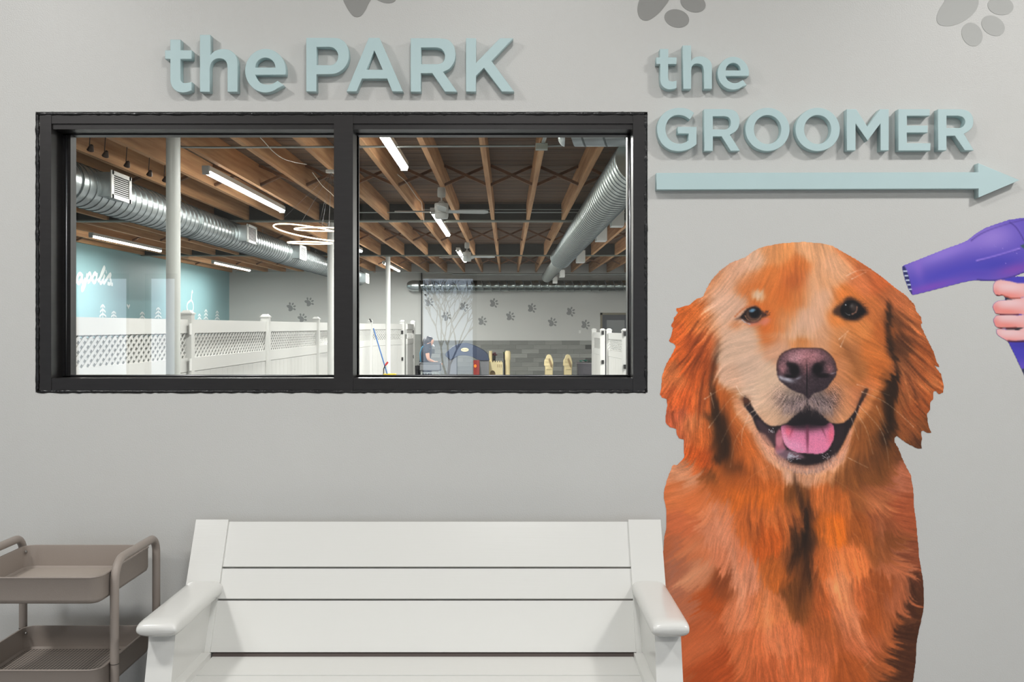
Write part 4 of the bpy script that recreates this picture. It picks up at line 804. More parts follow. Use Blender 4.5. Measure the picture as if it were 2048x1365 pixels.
def tub(z1, hgt):
    x0, x1, y0, y1, r = -1.537, -1.1375, Y(2.785), Y(3.195), .036
    def ring(ins, z):
        out = []
        for cxx, cyy, a0 in ((x1 - r, y1 - r, 0), (x0 + r, y1 - r, 90), (x0 + r, y0 + r, 180), (x1 - r, y0 + r, 270)):
            out += [(cxx + (r - ins) * math.cos(math.radians(a0 + 90 * i / 8)) - ccx, cyy + (r - ins) * math.sin(math.radians(a0 + 90 * i / 8)) - Y(3.02), z) for i in range(9)]
        return out
    rings = [ring(.012, z1 - hgt), ring(.004, z1 - hgt + .004), ring(0, z1 - hgt + .014), ring(0, z1 - .006), ring(-.0025, z1 - .003), ring(-.0015, z1), ring(.002, z1 - .001), ring(.003, z1 - .008), ring(.003, z1 - hgt + .012), ring(.010, z1 - hgt + .006)]
    bm = bmesh.new(); V = [[bm.verts.new(p) for p in rg] for rg in rings]; n = len(V[0])
    for a, b2 in zip(V, V[1:]):
        for i in range(n): bm.faces.new((a[i], a[(i + 1) % n], b2[(i + 1) % n], b2[i]))
    bm.faces.new(V[0][::-1]); t = fin(bm, 'tub', ct, cart, auto=.8)
    bm = bmesh.new(); bm.faces.new([bm.verts.new((p[0], p[1], z1 - hgt + .0062)) for p in ring(.011, 0)]); fin(bm, 'tub_floor', ctl, t)
    for x, sg in ((x0, 1), (x1, -1)):
        for y in (Y(2.875), Y(3.17)):
            lathe('screw', [(0, .004), (.0035, .0035), (.006, .0015), (.006, 0), (0, 0)], chrome, t, 10, (x + sg * .0105 - ccx, y - Y(3.02), z1 - .018), 'X' if sg > 0 else 'X').rotation_euler = (0, 0, 0 if sg > 0 else math.pi)
tub(.793, .078); tub(.535, .078); tub(.285, .078)
for x in (-1.124, -1.55):
    for y in (Y(2.86), Y(3.2)):
        ca = lathe('caster', [(0, -.011), (.02, -.011), (.025, -.007), (.025, .007), (.02, .011), (0, .011)], blk, cart, 18, (x - ccx, y - Y(3.02), .025), 'X')
        bm = bmesh.new(); box(bm, -.016, -.012, -.012, .012, -.01, .045); box(bm, .012, .016, -.012, .012, -.01, .045); box(bm, -.016, .016, -.012, .012, .04, .046); fin(bm, 'caster_fork', chrome, ca)
# ---------------------------------------------------------------- park: vinyl fence with lattice top
vin = mat('white_vinyl', (200, 200, 197), .4); vin_s = mat('white_vinyl_lattice', (192, 192, 189), .45)
zr1, zr0, zl0, zm0 = 1.575, 1.415, 1.125, .965
def post(par, x, y, top=1.62, w_=.064):
    p = boxo('post', x - w_, x + w_, y - w_, y + w_, PZF, top - .02, vin, par); p.location -= par.location
    bm = bmesh.new(); q = w_ + .012; vs = box(bm, -q, q, -q, q, 0, .018)
    for v in vs:
        if v.co.z > .01: v.co.z += 0
    tip = [bm.verts.new((sx * w_ * .55, sy * w_ * .55, .05)) for sx, sy in ((-1, -1), (1, -1), (1, 1), (-1, 1))]; base = [bm.verts.new((sx * w_, sy * w_, .018)) for sx, sy in ((-1, -1), (1, -1), (1, 1), (-1, 1))]
    for i in range(4): bm.faces.new((base[i], base[(i + 1) % 4], tip[(i + 1) % 4], tip[i]))
    bm.faces.new(tip); c = fin(bm, 'post_cap', vin, p); c.location = (0, 0, (top - .02 - PZF) / 2)
    return p
def lattice(par, p, q, z0, z1, pitch, nm='lattice'):
    """two crossed layers of flat strips, clipped to the opening, from p to q (xy)"""
    p, q = Vector(p), Vector(q); L = (q - p).length; u = (q - p) / L; nrm = Vector((-u.y, u.x)); h = z1 - z0; run = h * pitch / .083; bm = bmesh.new(); wd = .024 * pitch / .1
    for layer, sg in ((-.004, 1), (.004, -1)):
        s = -run
        while s < L:
            a0, b0 = (s, s + run) if sg > 0 else (s + run, s)
            pts = []
            for zz, ss in ((0, a0), (1, b0)):
                pts.append((ss, z0 + zz * h))
            (sa, za), (sb, zb) = pts
            def clipx(sa, za, sb, zb):
                if sa > sb: sa, za, sb, zb = sb, zb, sa, za
                if sb <= 0 or sa >= L: return None
                if sa < 0: za += (zb - za) * (0 - sa) / (sb - sa); sa = 0
                if sb > L: zb = za + (zb - za) * (L - sa) / (sb - sa); sb = L
                return sa, za, sb, zb
            r = clipx(sa, za, sb, zb)
            if r:
                sa, za, sb, zb = r
                vs = []
                for ss, zz in ((sa, za), (sb, zb)):
                    for o in (-wd, wd):
                        pt = p + u * min(max(ss + o, 0), L) + nrm * layer
                        vs += [bm.verts.new((pt.x + nrm.x * t, pt.y + nrm.y * t, zz)) for t in (-.003, .003)]
                for f in ((0, 1, 5, 4), (2, 6, 7, 3), (0, 4, 6, 2), (1, 3, 7, 5)): bm.faces.new([vs[i] for i in f])
            s += pitch
    o = fin(bm, nm, vin_s, par); o.location = -par.location; o['kind'] = 'stuff'; return o
def wall_box(par, nm, p, q, th, z0, z1, m=vin):
    p, q = Vector(p), Vector(q); L = (q - p).length; bm = bmesh.new(); box(bm, -L / 2, L / 2, -th / 2, th / 2, -(z1 - z0) / 2, (z1 - z0) / 2)
    o = fin(bm, nm, m, par, bev=.002, seg=1); mid = (p + q) / 2; o.location = Vector((mid.x, mid.y, (z0 + z1) / 2)) - par.location; o.rotation_euler = (0, 0, math.atan2((q - p).y, (q - p).x)); return o
def panel(par, p, q, pitch=.137, boards=14, dz=0):
    p, q = Vector(p), Vector(q); L = (q - p).length; u = (q - p) / L; a, b = p + u * .064, q - u * .064
    wall_box(par, 'top_rail', a, b, .05, zr0 + dz, zr1 + dz); wall_box(par, 'middle_rail', a, b, .05, zm0 + dz, zl0 + dz)
    lattice(par, a, b, zl0 + dz, zr0 + dz, pitch)
    for k in range(boards): wall_box(par, 'board', a.lerp(b, (k + .008) / boards), a.lerp(b, (k + .992) / boards), .03, PZF + .08, zm0 + dz - .006)
FX = -3.75
fpos = [Y(7.6), Y(11.72), Y(15.5), Y(19.6), Y(23.5), Y(27.3)]
fence = thing('vinyl_fence', 'long white vinyl fence with lattice band running back behind the left pane', 'fence', (FX, Y(7.6), PZF))
for y in fpos: post(fence, FX, y, 1.655)
for a, b in zip(fpos, fpos[1:]): panel(fence, (FX, a), (FX, b))
# hinge plates at the post behind the round column
hp = mat('hinge_white', (222, 222, 220), .3)
for z0, z1 in ((1.40, 1.53), (.98, 1.12)):
    o = boxo('hinge', FX + .064, FX + .075, Y(11.72) - .14, Y(11.72) - .075, z0, z1, hp, fence, bev=.004); o.location -= fence.location
def gate(label, p, q, ends=(1, 1), group=None, dz=0, latch=True):
    g = thing('fence_gate', label, 'gate', (p[0], p[1], PZF), 0, group)
    for e, (x, y) in zip(ends, (p, q)):
        if e: post(g, x, y, 1.655 + dz)
    panel(g, p, q, .12, 6, dz)
    if latch:
        u = Vector((q[0] - p[0], q[1] - p[1])).normalized()
        for z in (1.33, .55):
            o = boxo('latch', -.03, .03, -.02, .02, -.05, .05, blk, g, bev=.008); o.location = Vector((q[0], q[1] - .085, z)) - g.location
    return g
gate('narrow white vinyl gate at the far end of the long fence, black latches', (FX, Y(27.45)), (X(805, 29.3), Y(29.3)), (0, 1))
gate('farthest white vinyl gate beside the person, turned almost edge-on', (X(813, 29.8), Y(29.8)), (X(826, 31.5), Y(31.5)), (0, 1))
gate('white vinyl gate on the right, left leaf standing before the grey tiles', (X(1188, 29), Y(29)), (X(1205, 26.8), Y(26.8)), (1, 1), 'white gates at the right', -.24)
gate('white vinyl gate on the right, right leaf below the slate door', (X(1218, 26), Y(26)), (X(1249, 23.6), Y(23.6)), (1, 1), 'white gates at the right', -.24)

# ---------------------------------------------------------------- round ducts
galv = mat('galvanised_duct', (204, 212, 214), .3, metal=.9, noise=.12, nscale=5, stretch=(1, .3, 1)); galv2 = mat('galvanised_seam', (150, 158, 158), .35, metal=.9)
flex = mat('ribbed_duct', (200, 208, 204), .28, metal=.9)
seam_m = mat('duct_seam', (120, 128, 130), .42, metal=.75)
grille_w = mat('white_register', (226, 227, 224), .4); dark_in = mat('register_shade_dark', (34, 32, 32), .8)
def duct(name, label, p, q, r, pitch, amp, m, n=40, group=None, slope=True, ends=True):
    p, q = Vector(p), Vector(q); L = (q - p).length; ax = (q - p) / L
    t = thing(name, label, 'duct', p, 0, group); bm = bmesh.new(); rows = []; k = int(L / pitch); s_ = []
    for i in range(k + 1):
        for o, rr_ in ((0, 0), (.45, 0), (.5, amp), (.55, 0)): s_.append(((i + o) * pitch, r + rr_))
    uu = Vector((0, 0, 1)); vv = ax.cross(uu).normalized()
    for s, rr_ in s_:
        if s > L: break
        rows.append([bm.verts.new(ax * (s + (pitch * j / n * (1 if slope else 0))) + (uu * math.cos(2 * math.pi * j / n) + vv * math.sin(2 * math.pi * j / n)) * rr_) for j in range(n)])
    for ri, (a, b) in enumerate(zip(rows, rows[1:])):
        for j in range(n):
            f_ = bm.faces.new((a[j], a[(j + 1) % n], b[(j + 1) % n], b[j])); f_.material_index = 1 if ri % 4 in (1, 2) else 0
    if ends: bm.faces.new(rows[0]); bm.faces.new(rows[-1][::-1])
    o_ = fin(bm, 'duct_shell', m, t, auto=.5); o_.data.materials.append(seam_m); return t
def register(par, cx, cy, cz, dx, dy, dz, face):
    """supply register: sheet metal neck with a white louvred face on +x or -x/-y"""
    g = boxo('register_neck', cx - dx, cx + dx, cy - dy, cy + dy, cz - dz, cz + dz, galv, par); g.location -= par.location; base = g.location + par.location
    if face == 'x':
        x = cx + dx; bm = bmesh.new()
        box(bm, x, x + .012, cy - dy - .02, cy - dy + .05, cz - dz - .02, cz + dz + .02); box(bm, x, x + .012, cy + dy - .05, cy + dy + .02, cz - dz - .02, cz + dz + .02)
        box(bm, x, x + .012, cy - dy, cy + dy, cz + dz - .025, cz + dz + .02); box(bm, x, x + .012, cy - dy, cy + dy, cz - dz - .02, cz - dz + .025)
        f = fin(bm, 'register_frame', grille_w, g); f.location = -base
        bm = bmesh.new(); box(bm, x + .001, x + .002, cy - dy + .04, cy + dy - .04, cz - dz + .02, cz + dz - .02); f = fin(bm, 'register_shade_sheet', dark_in, g); f.location = -base  # dark sheet stands for the shaded hollow behind the louvres
        bm = bmesh.new(); k = 9
        for i in range(k):
            z = cz - dz + .03 + (2 * dz - .06) * (i + .5) / k; box(bm, x + .003, x + .0045, cy - dy + .04, cy + dy - .04, z - .004, z + .004)
        f = fin(bm, 'louvres', grille_w, g); f.location = -base
DX, DZ = -4.7, H + 1.548
d1 = duct('spiral_duct', 'large silver spiral duct hanging over the lattice fence at the left', (DX, Y(6.0), DZ), (DX, Y(31.6), DZ), .232, .19, .008, galv)
for d, ln in ((11.25, .275), (17.0, .3), (21.25, .32), (31.0, .34)): register(d1, DX + .2, Y(d), H + (1.57 if d < 30 else 1.50) - .0, .15, ln, .132, 'x')
bm = bmesh.new()
for d in (10.55, 14.6, 16.4, 20.5, 24.8, 28.9):
    for i in range(32):
        pass
    tube(bm, [(DX + .238 * math.cos(2 * math.pi * k / 32), Y(d), DZ + .238 * math.sin(2 * math.pi * k / 32)) for k in range(32)], .007, 5, closed=True)
o = fin(bm, 'joint_band', galv2, d1); o.location = -d1.location
bm = bmesh.new()
for d in (14.4, 19.2, 24.5): tube(bm, [(DX, Y(d), ZC), (DX, Y(d), DZ + .22)], .004, 5); tube(bm, [(DX - .2, Y(d), DZ + .12), (DX, Y(d), DZ + .32), (DX + .2, Y(d), DZ + .12)], .004, 5)
o = fin(bm, 'hanger_wire', alu, d1); o.location = -d1.location
d2 = duct('ribbed_duct', 'ribbed silver duct descending into the distance at the right of the right pane', (1.256, Y(9.5), H + 1.60), (1.256, Y(23.4), H + 1.60), .228, .20, .008, flex, slope=False)
o = duct('tmp', '', (1.256, Y(23.4), H + 1.58), (1.256, Y(31.8), H + 1.58), .168, .2, .004, flex, slope=False)
sh = o.children[0]; sh.parent = d2; sh.location = Vector((1.256, Y(23.4), H + 1.58)) - d2.location; sh.name = 'narrow_duct_shell'; bpy.data.objects.remove(o)
bm = bmesh.new(); tube(bm, [(1.256 + .238 * math.cos(2 * math.pi * k / 32), Y(23.4), H + 1.61 + .238 * math.sin(2 * math.pi * k / 32)) for k in range(32)], .012, 6, closed=True); o = fin(bm, 'joint_band', galv2, d2); o.location = -d2.location
for px, py, d, ln in ((1234, 436, 14.6, .3), (1202, 468, 17.4, .35), (1161, 514, 22.0, .4), (1124, 548, 27.8, .4), (1110, 561, 30.8, .35)):
    hw = 12.3 * 14.6 / F * (1 if d < 25 else .75); o = boxo('register_box', X(px, d) - hw, X(px, d) + hw, Y(d) - ln * .5, Y(d) + ln * .5, Z(py, d) - hw * 1.45, Z(py, d) + hw * 1.45, grille_w, d2, bev=.006); o.location -= d2.location
o = duct('cross_duct', 'short galvanised cross duct with rounded end at the top of the right pane', (X(1128, 9.3), Y(9.3), H + 1.775), (1.45, Y(9.3), H + 1.775), .098, .2, .003, galv)
el = lathe('rounded_end', [(0, -.06), (.05, -.05), (.085, -.025), (.098, 0), (.1, .004), (0, .004)], galv, o, 28, (0, 0, 0), 'X')
o = duct('wall_duct', 'long shiny duct running across the back wall above the paw prints', (X(838, 34.1), Y(34.1), Z(572, 34.1)), (PX1 - .1, Y(34.1), Z(572, 34.1)), .187, .28, .005, mat('polished_duct', (150, 160, 158), .2, metal=.95))
el = lathe('elbow_end', [(0, -.42), (.1, -.40), (.16, -.33), (.187, -.22), (.187, 0), (0, 0)], galv, o, 28, (0, 0, 0), 'X')

# ---------------------------------------------------------------- strip lights
tube_w = mat('lit_diffuser', (255, 252, 244), .5, emit=24); house = mat('fixture_housing', (190, 192, 190), .45)
def strip(label, x, d0, vis=True):
    d1_ = d0 + 3.95; t = thing('strip_light', label, 'light', (x, Y((d0 + d1_) / 2), ZC - .05), 0, 'linear strip lights under the joists')
    L2 = 3.95 / 2
    bm = bmesh.new(); box(bm, -.046, .046, -L2, L2, -.02, .04); fin(bm, 'housing', house, t, bev=.003, seg=1)
    bm = bmesh.new(); vs = []
    for y in (-L2 + .03, L2 - .03): vs.append([bm.verts.new((.047 * math.cos(a), y, -.021 - .034 * math.sin(a))) for a in [math.pi * i / 10 for i in range(11)]])
    for i in range(10): bm.faces.new((vs[0][i], vs[0][i + 1], vs[1][i + 1], vs[1][i]))
    bm.faces.new(vs[0]); bm.faces.new(vs[1]); fin(bm, 'diffuser', tube_w, t, auto=.9)
    bm = bmesh.new(); box(bm, -.038, .038, -L2 - .01, -L2 + .03, -.06, .04); box(bm, -.038, .038, L2 - .03, L2 + .01, -.06, .04); fin(bm, 'end_cap', house, t, bev=.003, seg=1)
    a = area('strip_lamp', (x, Y((d0 + d1_) / 2), ZC - .10), .08, 3.8, PARK_W * (.28 if d0 < 6 else .5 if d0 < 12 and x < -2 else 1 if d0 < 18 else 1.75) * (.36 if x < -8 else 1) * (.62 if -4 < x < -3 and d0 > 18 else 1) * (1.4 if x > 4 else 1), (1, .985, .95)); a.parent = t; a.location = (0, 0, -.065)
PARK_W = 260
for x, ds, labs in ((-8.25, (3.8, 11.7, 19.8, 28.0), ('strip light near the mint wall above the window head', 'strip light near the mint wall left of the frame', 'strip light just above the mint wall, nearer one', 'strip light just above the mint wall, farther one')),
                    (-3.5, (3.8, 11.6, 19.9, 28.3), ('strip light above the window head over the fence', 'longest bright strip light in the left pane between round column and mullion', 'strip light hidden mostly behind the window mullion', 'small strip light behind the slim far column')),
                    (-1.17, (7.4, 15.7, 23.6), ('brightest strip light at the top left of the right pane', 'strip light directly behind the nearer ceiling fan', 'small strip light behind the farther ceiling fan')),
                    (4.75, (5.0, 13.2, 21.4), ('strip light beyond the ribbed duct, nearest', 'strip light beyond the ribbed duct, middle', 'strip light beyond the ribbed duct, farthest'))):
    for d, l in zip(ds, labs): strip(l, x, d)

# ring pendant, spot lamps (both stand in for mirrored lobby lights), fans
ring_m = mat('warm_ring_glow', (255, 226, 190), .5, emit=6)
rp_ = thing('mirrored_ring_pendant', 'added pendant of three glowing slanted rings standing for a lobby reflection beside the mullion', 'light', (-2.111, Y(12), ZC))  # a lobby chandelier's reflection, added as a hung lamp
bm = bmesh.new(); tube(bm, [(0, 0, .0), (0, 0, -.03)], .07, 20); fin(bm, 'ceiling_rose', house, rp_)
for px, py, R, tx, ty in ((626, 465, .467, .20, .20), (620, 486, .262, .13, .03), (645, 459, .33, .03, .0)):
    M_ = Matrix.Rotation(ty, 3, 'Y') @ Matrix.Rotation(tx, 3, 'X'); c0 = P(px, py, 12) - rp_.location
    pts = [c0 + M_ @ Vector((R * math.cos(a), R * math.sin(a), 0)) for a in [2 * math.pi * k / 64 for k in range(64)]]
    tubeo('glow_ring', pts, .0075, ring_m, rp_, 8, True)
    bm = bmesh.new()
    for k in (8, 30, 52): tube(bm, [pts[k], (0, 0, -.02)], .0012, 4)
    fin(bm, 'wire', alu, rp_)
spot_b = mat('spot_body', (60, 44, 36), .4, metal=.4); bulb = mat('spot_glow', (255, 244, 228), .5, emit=14)  # spots stand for lobby track heads reflected in the pane
for i, (px, py) in enumerate(((181, 299), (211, 311), (254, 331), (299, 349), (330, 361))):
    d = 3.98 * F / (CX - px); o = thing('mirrored_spot_lamp', ('%s small added spot standing for a lobby reflection in the row under the joists, upper left' % ('first', 'second', 'third', 'fourth', 'fifth')[i]), 'light', (-3.98, Y(d), Z(py, d)), 0, 'row of small spots standing for lobby reflections')
    a = lathe('shade', [(.012, .05), (.018, .045), (.034, -.01), (.032, -.01), (.015, .04), (0, .045)], spot_b, o, 16); a.rotation_euler = (.5, .5, 0)
    b2 = lathe('bulb', [(0, .0), (.018, -.004), (.026, -.010), (.02, -.016), (0, -.018)], bulb, o, 14); b2.rotation_euler = (.5, .5, 0)
    tubeo('stem', [(-.01, 0, .04), (0, 0, ZC - Z(py, d) + .01)], .005, spot_b, o, 6)
fan_m = mat('fan_white', (196, 198, 195), .4); fan_b = mat('fan_blade', (188, 192, 190), .45)
def fan(label, px, d, rot):
    x = X(px, d); t = thing('ceiling_fan', label, 'ceiling fan', (x, Y(d), ZC), rot, 'white ceiling fans')
    lathe('canopy', [(0, 0), (.05, 0), (.052, -.02), (.055, -.025), (.055, -.115), (.045, -.13), (0, -.13)], fan_m, t, 24)
    tubeo('downrod', [(0, 0, -.12), (0, 0, -.21)], .011, fan_m, t)
    lathe('motor', [(0, -.175), (.03, -.18), (.045, -.205), (.09, -.215), (.094, -.225), (.094, -.29), (.088, -.30), (.088, -.345), (.094, -.35), (.094, -.385), (.085, -.42), (0, -.43)], fan_m, t, 28)
    for k in range(4):
        a = 2 * math.pi * k / 4; bm = bmesh.new(); n = 10
        tops = []
        for i in range(n + 1):
            s = i / n; r = .09 + .54 * s; wd = .05 + .018 * s
            if i == n: wd = .04
            tops.append([bm.verts.new((r, sg * wd, -sg * wd * .24 + zz)) for sg in (-1, 1) for zz in (-.003, .003)])
        for u, v in zip(tops, tops[1:]):
            for f in ((0, 1), (1, 3), (3, 2), (2, 0)): bm.faces.new((u[f[0]], u[f[1]], v[f[1]], v[f[0]]))
        bm.faces.new([tops[0][i] for i in (0, 1, 3, 2)]); bm.faces.new([tops[-1][i] for i in (0, 2, 3, 1)])
        o = fin(bm, 'blade', fan_b, t); o.rotation_euler = (0, 0, a); o.location = (0, 0, -.325)
fan('white ceiling fan nearer the glass, hung under the second joist', 883, 13.5, math.radians(4)); fan('smaller white ceiling fan farther back in the same row', 934, 22.3, math.radians(-8))

# conduits
cond = mat('conduit', (170, 176, 174), .35, metal=.7)
t = thing('conduit_run', 'thin grey conduit with a junction box crossing both panes near the window head', 'conduit', (0, Y(10.2), ZC - .045))
bm = bmesh.new(); tube(bm, [(X(362, 10.2), 0, 0), (X(430, 10.2), 0, -.004), (X(1070, 10.2), 0, .012)], .011, 8); tube(bm, [(X(1093, 10.2), 0, .01), (X(1128, 10.2), 0, .016)], .011, 8); fin(bm, 'conduit_tube', cond, t, auto=.9)
bm = bmesh.new(); box(bm, X(1071, 10.2), X(1095, 10.2), -.06, .04, -.03, .03); fin(bm, 'junction_box', mat('box_grey', (176, 182, 172), .5), t, bev=.003)
bm = bmesh.new(); tube(bm, [(X(1084, 10.2), 0, .03), (X(1087, 10.2), -.7, .03)], .011, 8); tube(bm, [(X(1087, 10.2), 0, .03), (X(1091, 10.2), -.7, .03)], .011, 8); fin(bm, 'conduit_stub', cond, t)
bm = bmesh.new(); box(bm, X(333, 9.4), X(342, 9.4) , -.75, -.65, -.05, .02); fin(bm, 'cable_clamp', blk, t)
t = thing('sprinkler_pipe', 'grey pipe running along the top of the back wall', 'pipe', (0, Y(33.4), Z(549, 33.4)))
bm = bmesh.new(); tube(bm, [(X(905, 33.4), 0, 0), (PX1 - .1, 0, 0)], .032, 10); tube(bm, [(X(470, 33.4), 0, .07), (X(740, 33.4), .0, .1), (X(905, 33.4), 0, .05)], .012, 8); fin(bm, 'pipe_tube', cond, t, auto=.9)
t = thing('cable_rail', 'thin light conduits along the steel beam level in the right pane', 'conduit', (0, Y(17.3), ZC + .10))
bm = bmesh.new(); tube(bm, [(X(712, 17.3), 0, 0), (X(1250, 17.3), 0, 0)], .009, 6); tube(bm, [(X(830, 17.3), 0, .05), (X(1250, 17.3), 0, .05)], .006, 6); fin(bm, 'conduit_tube', cond, t)
cab = mat('white_cable', (198, 190, 180), .5)
for pts, lab in (([(520, 275, 9.6), (528, 283, 9.8), (545, 302, 10), (565, 317, 10.2), (590, 325, 10.4), (613, 329, 10.8)], 'thin white cable looping between joists in the left pane'),
                 ([(625, 345, 11.5), (632, 355, 11.6), (645, 372, 11.7), (660, 385, 11.8), (668, 393, 11.9)], 'thin white cable hanging left of the mullion'),
                 ([(795, 349, 12), (810, 362, 12.6), (822, 378, 13.4), (835, 397, 14.4), (843, 406, 15), (845, 430, 16.6), (848, 443, 17.2)], 'thin grey wire draped beside the nearer ceiling fan')):
    o = tubeo('cable', [P(*p) for p in smooth_pts(pts, 4, False)], .004, cab, None, 6); tag(o, lab, 'cable')

# far wall and left wall graphics
pawm = mat('paw_vinyl_grey', (136, 138, 138), .5)
def pawo(px, py, tilt, d, mir=1):
    r = 7.0; base = [(-7, -4), (-6, -7), (-2, -6), (2, -3), (3, 1), (2, 5), (-2, 7), (-6, 6), (-7, 3), (-5, 0)]
    a = math.radians(tilt); R2 = lambda p: (px + (p[0] * math.cos(a) - p[1] * math.sin(a)) * mir, py + p[0] * math.sin(a) + p[1] * math.cos(a))
    return [smooth_pts([R2(p) for p in base], 3)] + [[R2(p) for p in ell(cx, cy, 2.9, 1.8, an, 10)] for cx, cy, an in ((1, -7.6, -75), (6, -4.4, -35), (7.2, 1.2, 8), (4.6, 6.4, 50))]
for i, (px, py, tl) in enumerate(((582, 615, -25), (618, 605, -30), (604, 637, -30), (857.5, 605, -15), (927, 614, 10), (892, 634, -35), (987, 607, 0), (964, 643, -5), (1063, 617, 0), (1020, 633.5, -10), (1104, 645.5, -15), (1140.5, 624, 10), (1170, 650, 5))):
    where = ('left one of three in the left pane', 'upper right one of three in the left pane', 'lowest of three in the left pane', 'leftmost in the right pane', 'right of the person, high up', 'above the person to the right', 'centre of the back wall over the arch', 'over the arch, below its neighbour',
             'above the play castle tower', 'right of the arch at mid height', 'low, between the two cream towers', 'high, above the right cream tower', 'last one before the slate door')[i]
    t = thing('paw_print', 'small grey back wall paw print, ' + where, 'wall decal', (X(px, 34.5), PY1 - .002, Z(py, 34.5)), 0, 'small paw prints on the back wall')
    for k, pl in enumerate(pawo(px, py, tl, 34.5)):
        o = prism('pad' if k == 0 else 'toe', [[(X(x, 34.5), Z(y, 34.5)) for x, y in pl]], PY1 - .006, PY1 - .001, pawm, t); o.location -= t.location
mural = mat('white_mural_vinyl', (232, 240, 240), .4)
def on_left(px, py): d = -PX0 * F / (CX - px); return (Y(d), Z(py, d))
def left_strokes(name, label, strokes, wd):
    bm = bmesh.new(); lay = 0
    for st in strokes:
        pts = smooth_pts([on_left(*p) for p in st], 4, False) if len(st) > 2 else [on_left(*p) for p in st]
        n0 = len(bm.verts); tube(bm, [(0, p[0], p[1]) for p in pts], wd, 8)
    for v in bm.verts: v.co.x = PX0 + .006 + v.co.x * .06
    bmesh.ops.recalc_face_normals(bm, faces=bm.faces)
    me = bpy.data.meshes.new(name); bm.to_mesh(me); bm.free(); return tag(link(name, me, mural), label, 'wall decal')
# script lettering: e a p o l i s
q = lambda *p: [(x / 4.267 + 60, y / 4.267 + 480) for x, y in p]
left_strokes('script_lettering', 'white script lettering on the mint wall, cut by the window frame',
    [q((340,350),(375,330),(385,290),(370,275),(355,310),(358,365),(380,372),(400,340)), q((440,300),(420,290),(402,320),(402,360),(418,370),(436,330),(444,295),(440,350),(452,370),(470,330)),
     q((486,290),(478,340),(462,400),(444,432),(440,410),(470,370),(490,310),(508,285),(518,310),(508,350),(488,362)), q((520,350),(545,290),(560,290),(566,325),(552,362),(536,358),(532,325),(548,292),(575,300)),
     q((575,355),(610,300),(634,245),(628,236),(606,290),(592,345),(602,372),(620,345)), q((636,300),(622,345),(630,370),(650,340)), q((646,275),(650,270)), q((650,340),(676,300),(688,296),(680,325),(690,355),(678,378),(658,370)), q((690,378),(705,382))], .045)
left_strokes('mural_pines', 'row of small white chevron pines on the mint wall above the fence',
    [s for px, y0, y1, n in ((205, 609, 636, 3), (227, 623, 636, 2), (284, 624, 640, 2), (316, 615, 638, 3), (398.5, 628, 641, 2), (411.5, 619, 641, 3), (434, 622, 641, 3)) for s in
     [[(px, y0), (px, y1)]] + [[(px - w_, y0 + (y1 - y0) * (k + .75) / n), (px, y0 + (y1 - y0) * (k + .15) / n), (px + w_, y0 + (y1 - y0) * (k + .75) / n)] for k in range(n) for w_ in ((3.5 + k) * (1.25 if px < 330 else .8),)]], .022)
left_strokes('mural_cherry', 'white cherry outline on the mint wall right of the round column', [q((1375,515),(1345,540),(1338,580),(1352,615),(1375,622),(1392,590),(1390,545),(1375,515)), q((1375,515),(1378,470),(1384,430)), q((1376,452),(1388,446))], .03)
left_strokes('mural_bird', 'tiny white bird mark on the mint wall left of the round column', [q((826,555),(838,572),(850,555)), q((838,572),(838,588))], .03)

# wall plate and camera on the back wall
o = boxo('wall_plate', X(1158, 34.4), X(1162, 34.4), PY1 - .02, PY1, Z(667, 34.5), Z(661, 34.5), grille_w); tag(o, 'small white wall plate on the back wall left of the slate door', 'outlet')
t = thing('security_camera', 'small black and white camera under the wall duct left end', 'camera', (X(851, 34.2), Y(34.45), Z(588, 34.2)))
lathe('camera_body', [(0, -.05), (.045, -.03), (.055, 0), (.055, .05), (0, .05)], grille_w, t, 16); lathe('lens', [(0, -.04), (.03, -.02), (.03, .02), (0, .02)], blk, t, 12, (-.02, -.06, -.02))
# ---------------------------------------------------------------- play equipment, mop bucket, cart, person
cream = mat('cream_plastic', (222, 206, 160), .5, noise=.06, nscale=6); navy = mat('navy_plastic', (40, 52, 76), .4); greyp = mat('grey_plastic', (104, 106, 110), .5); redp = mat('dark_red_plastic', (120, 30, 26), .4); orange = mat('orange_dot', (226, 120, 30), .4)
D0 = 30.5
def arcpts(px0, px1, pyt, pyb, d, n=18):
    return [(X((px0 + px1) / 2 + (px1 - px0) / 2 * math.cos(a), d), Z(pyb - (pyb - pyt) * math.sin(a), d)) for a in [math.pi * i / n for i in range(n + 1)]]
t = thing('play_arch', 'navy arched plastic play tunnel with a cream oval badge', 'play tunnel', (X(936, D0), Y(D0), PZF))
outer = [(X(a, D0), Z(b, D0)) for a, b in ((979,721),(975,708),(966,700),(955,694),(940,688),(930,686.5),(915,689),(903,696),(893,706),(892,712))]; inner = [(X(a, D0), Z(b, D0)) for a, b in ((903,720),(912,714),(922,711),(934,711),(946,714),(955,719),(962,721))]
o = prism('canopy', [smooth_pts(outer, 3, False) + smooth_pts(inner, 3, False)], Y(D0) - .3, Y(D0) + .3, navy, t, bev=.01); o.location -= t.location
o = boxo('side_wall', X(959, D0), X(978, D0), Y(D0) - .25, Y(D0) + .25, PZF, Z(720, D0), greyp, t, bev=.02); o.location -= t.location
o = boxo('side_wall', X(896, D0), X(914, D0), Y(D0) - .25, Y(D0) + .25, PZF, Z(714, D0), greyp, t, bev=.02); o.location -= t.location
o = prism('badge', [[(X(x, D0), Z(y, D0)) for x, y in ell(930.5, 699.5, 7.6, 3.8, 0, 24)]], Y(D0) - .32, Y(D0) - .30, cream, t); o.location -= t.location; bo = o
cu = bpy.data.curves.new('badge_text', 'FONT'); cu.body = 'little tikes'; cu.size = .042; cu.align_x = 'CENTER'; cu.align_y = 'CENTER'; cu.extrude = .002
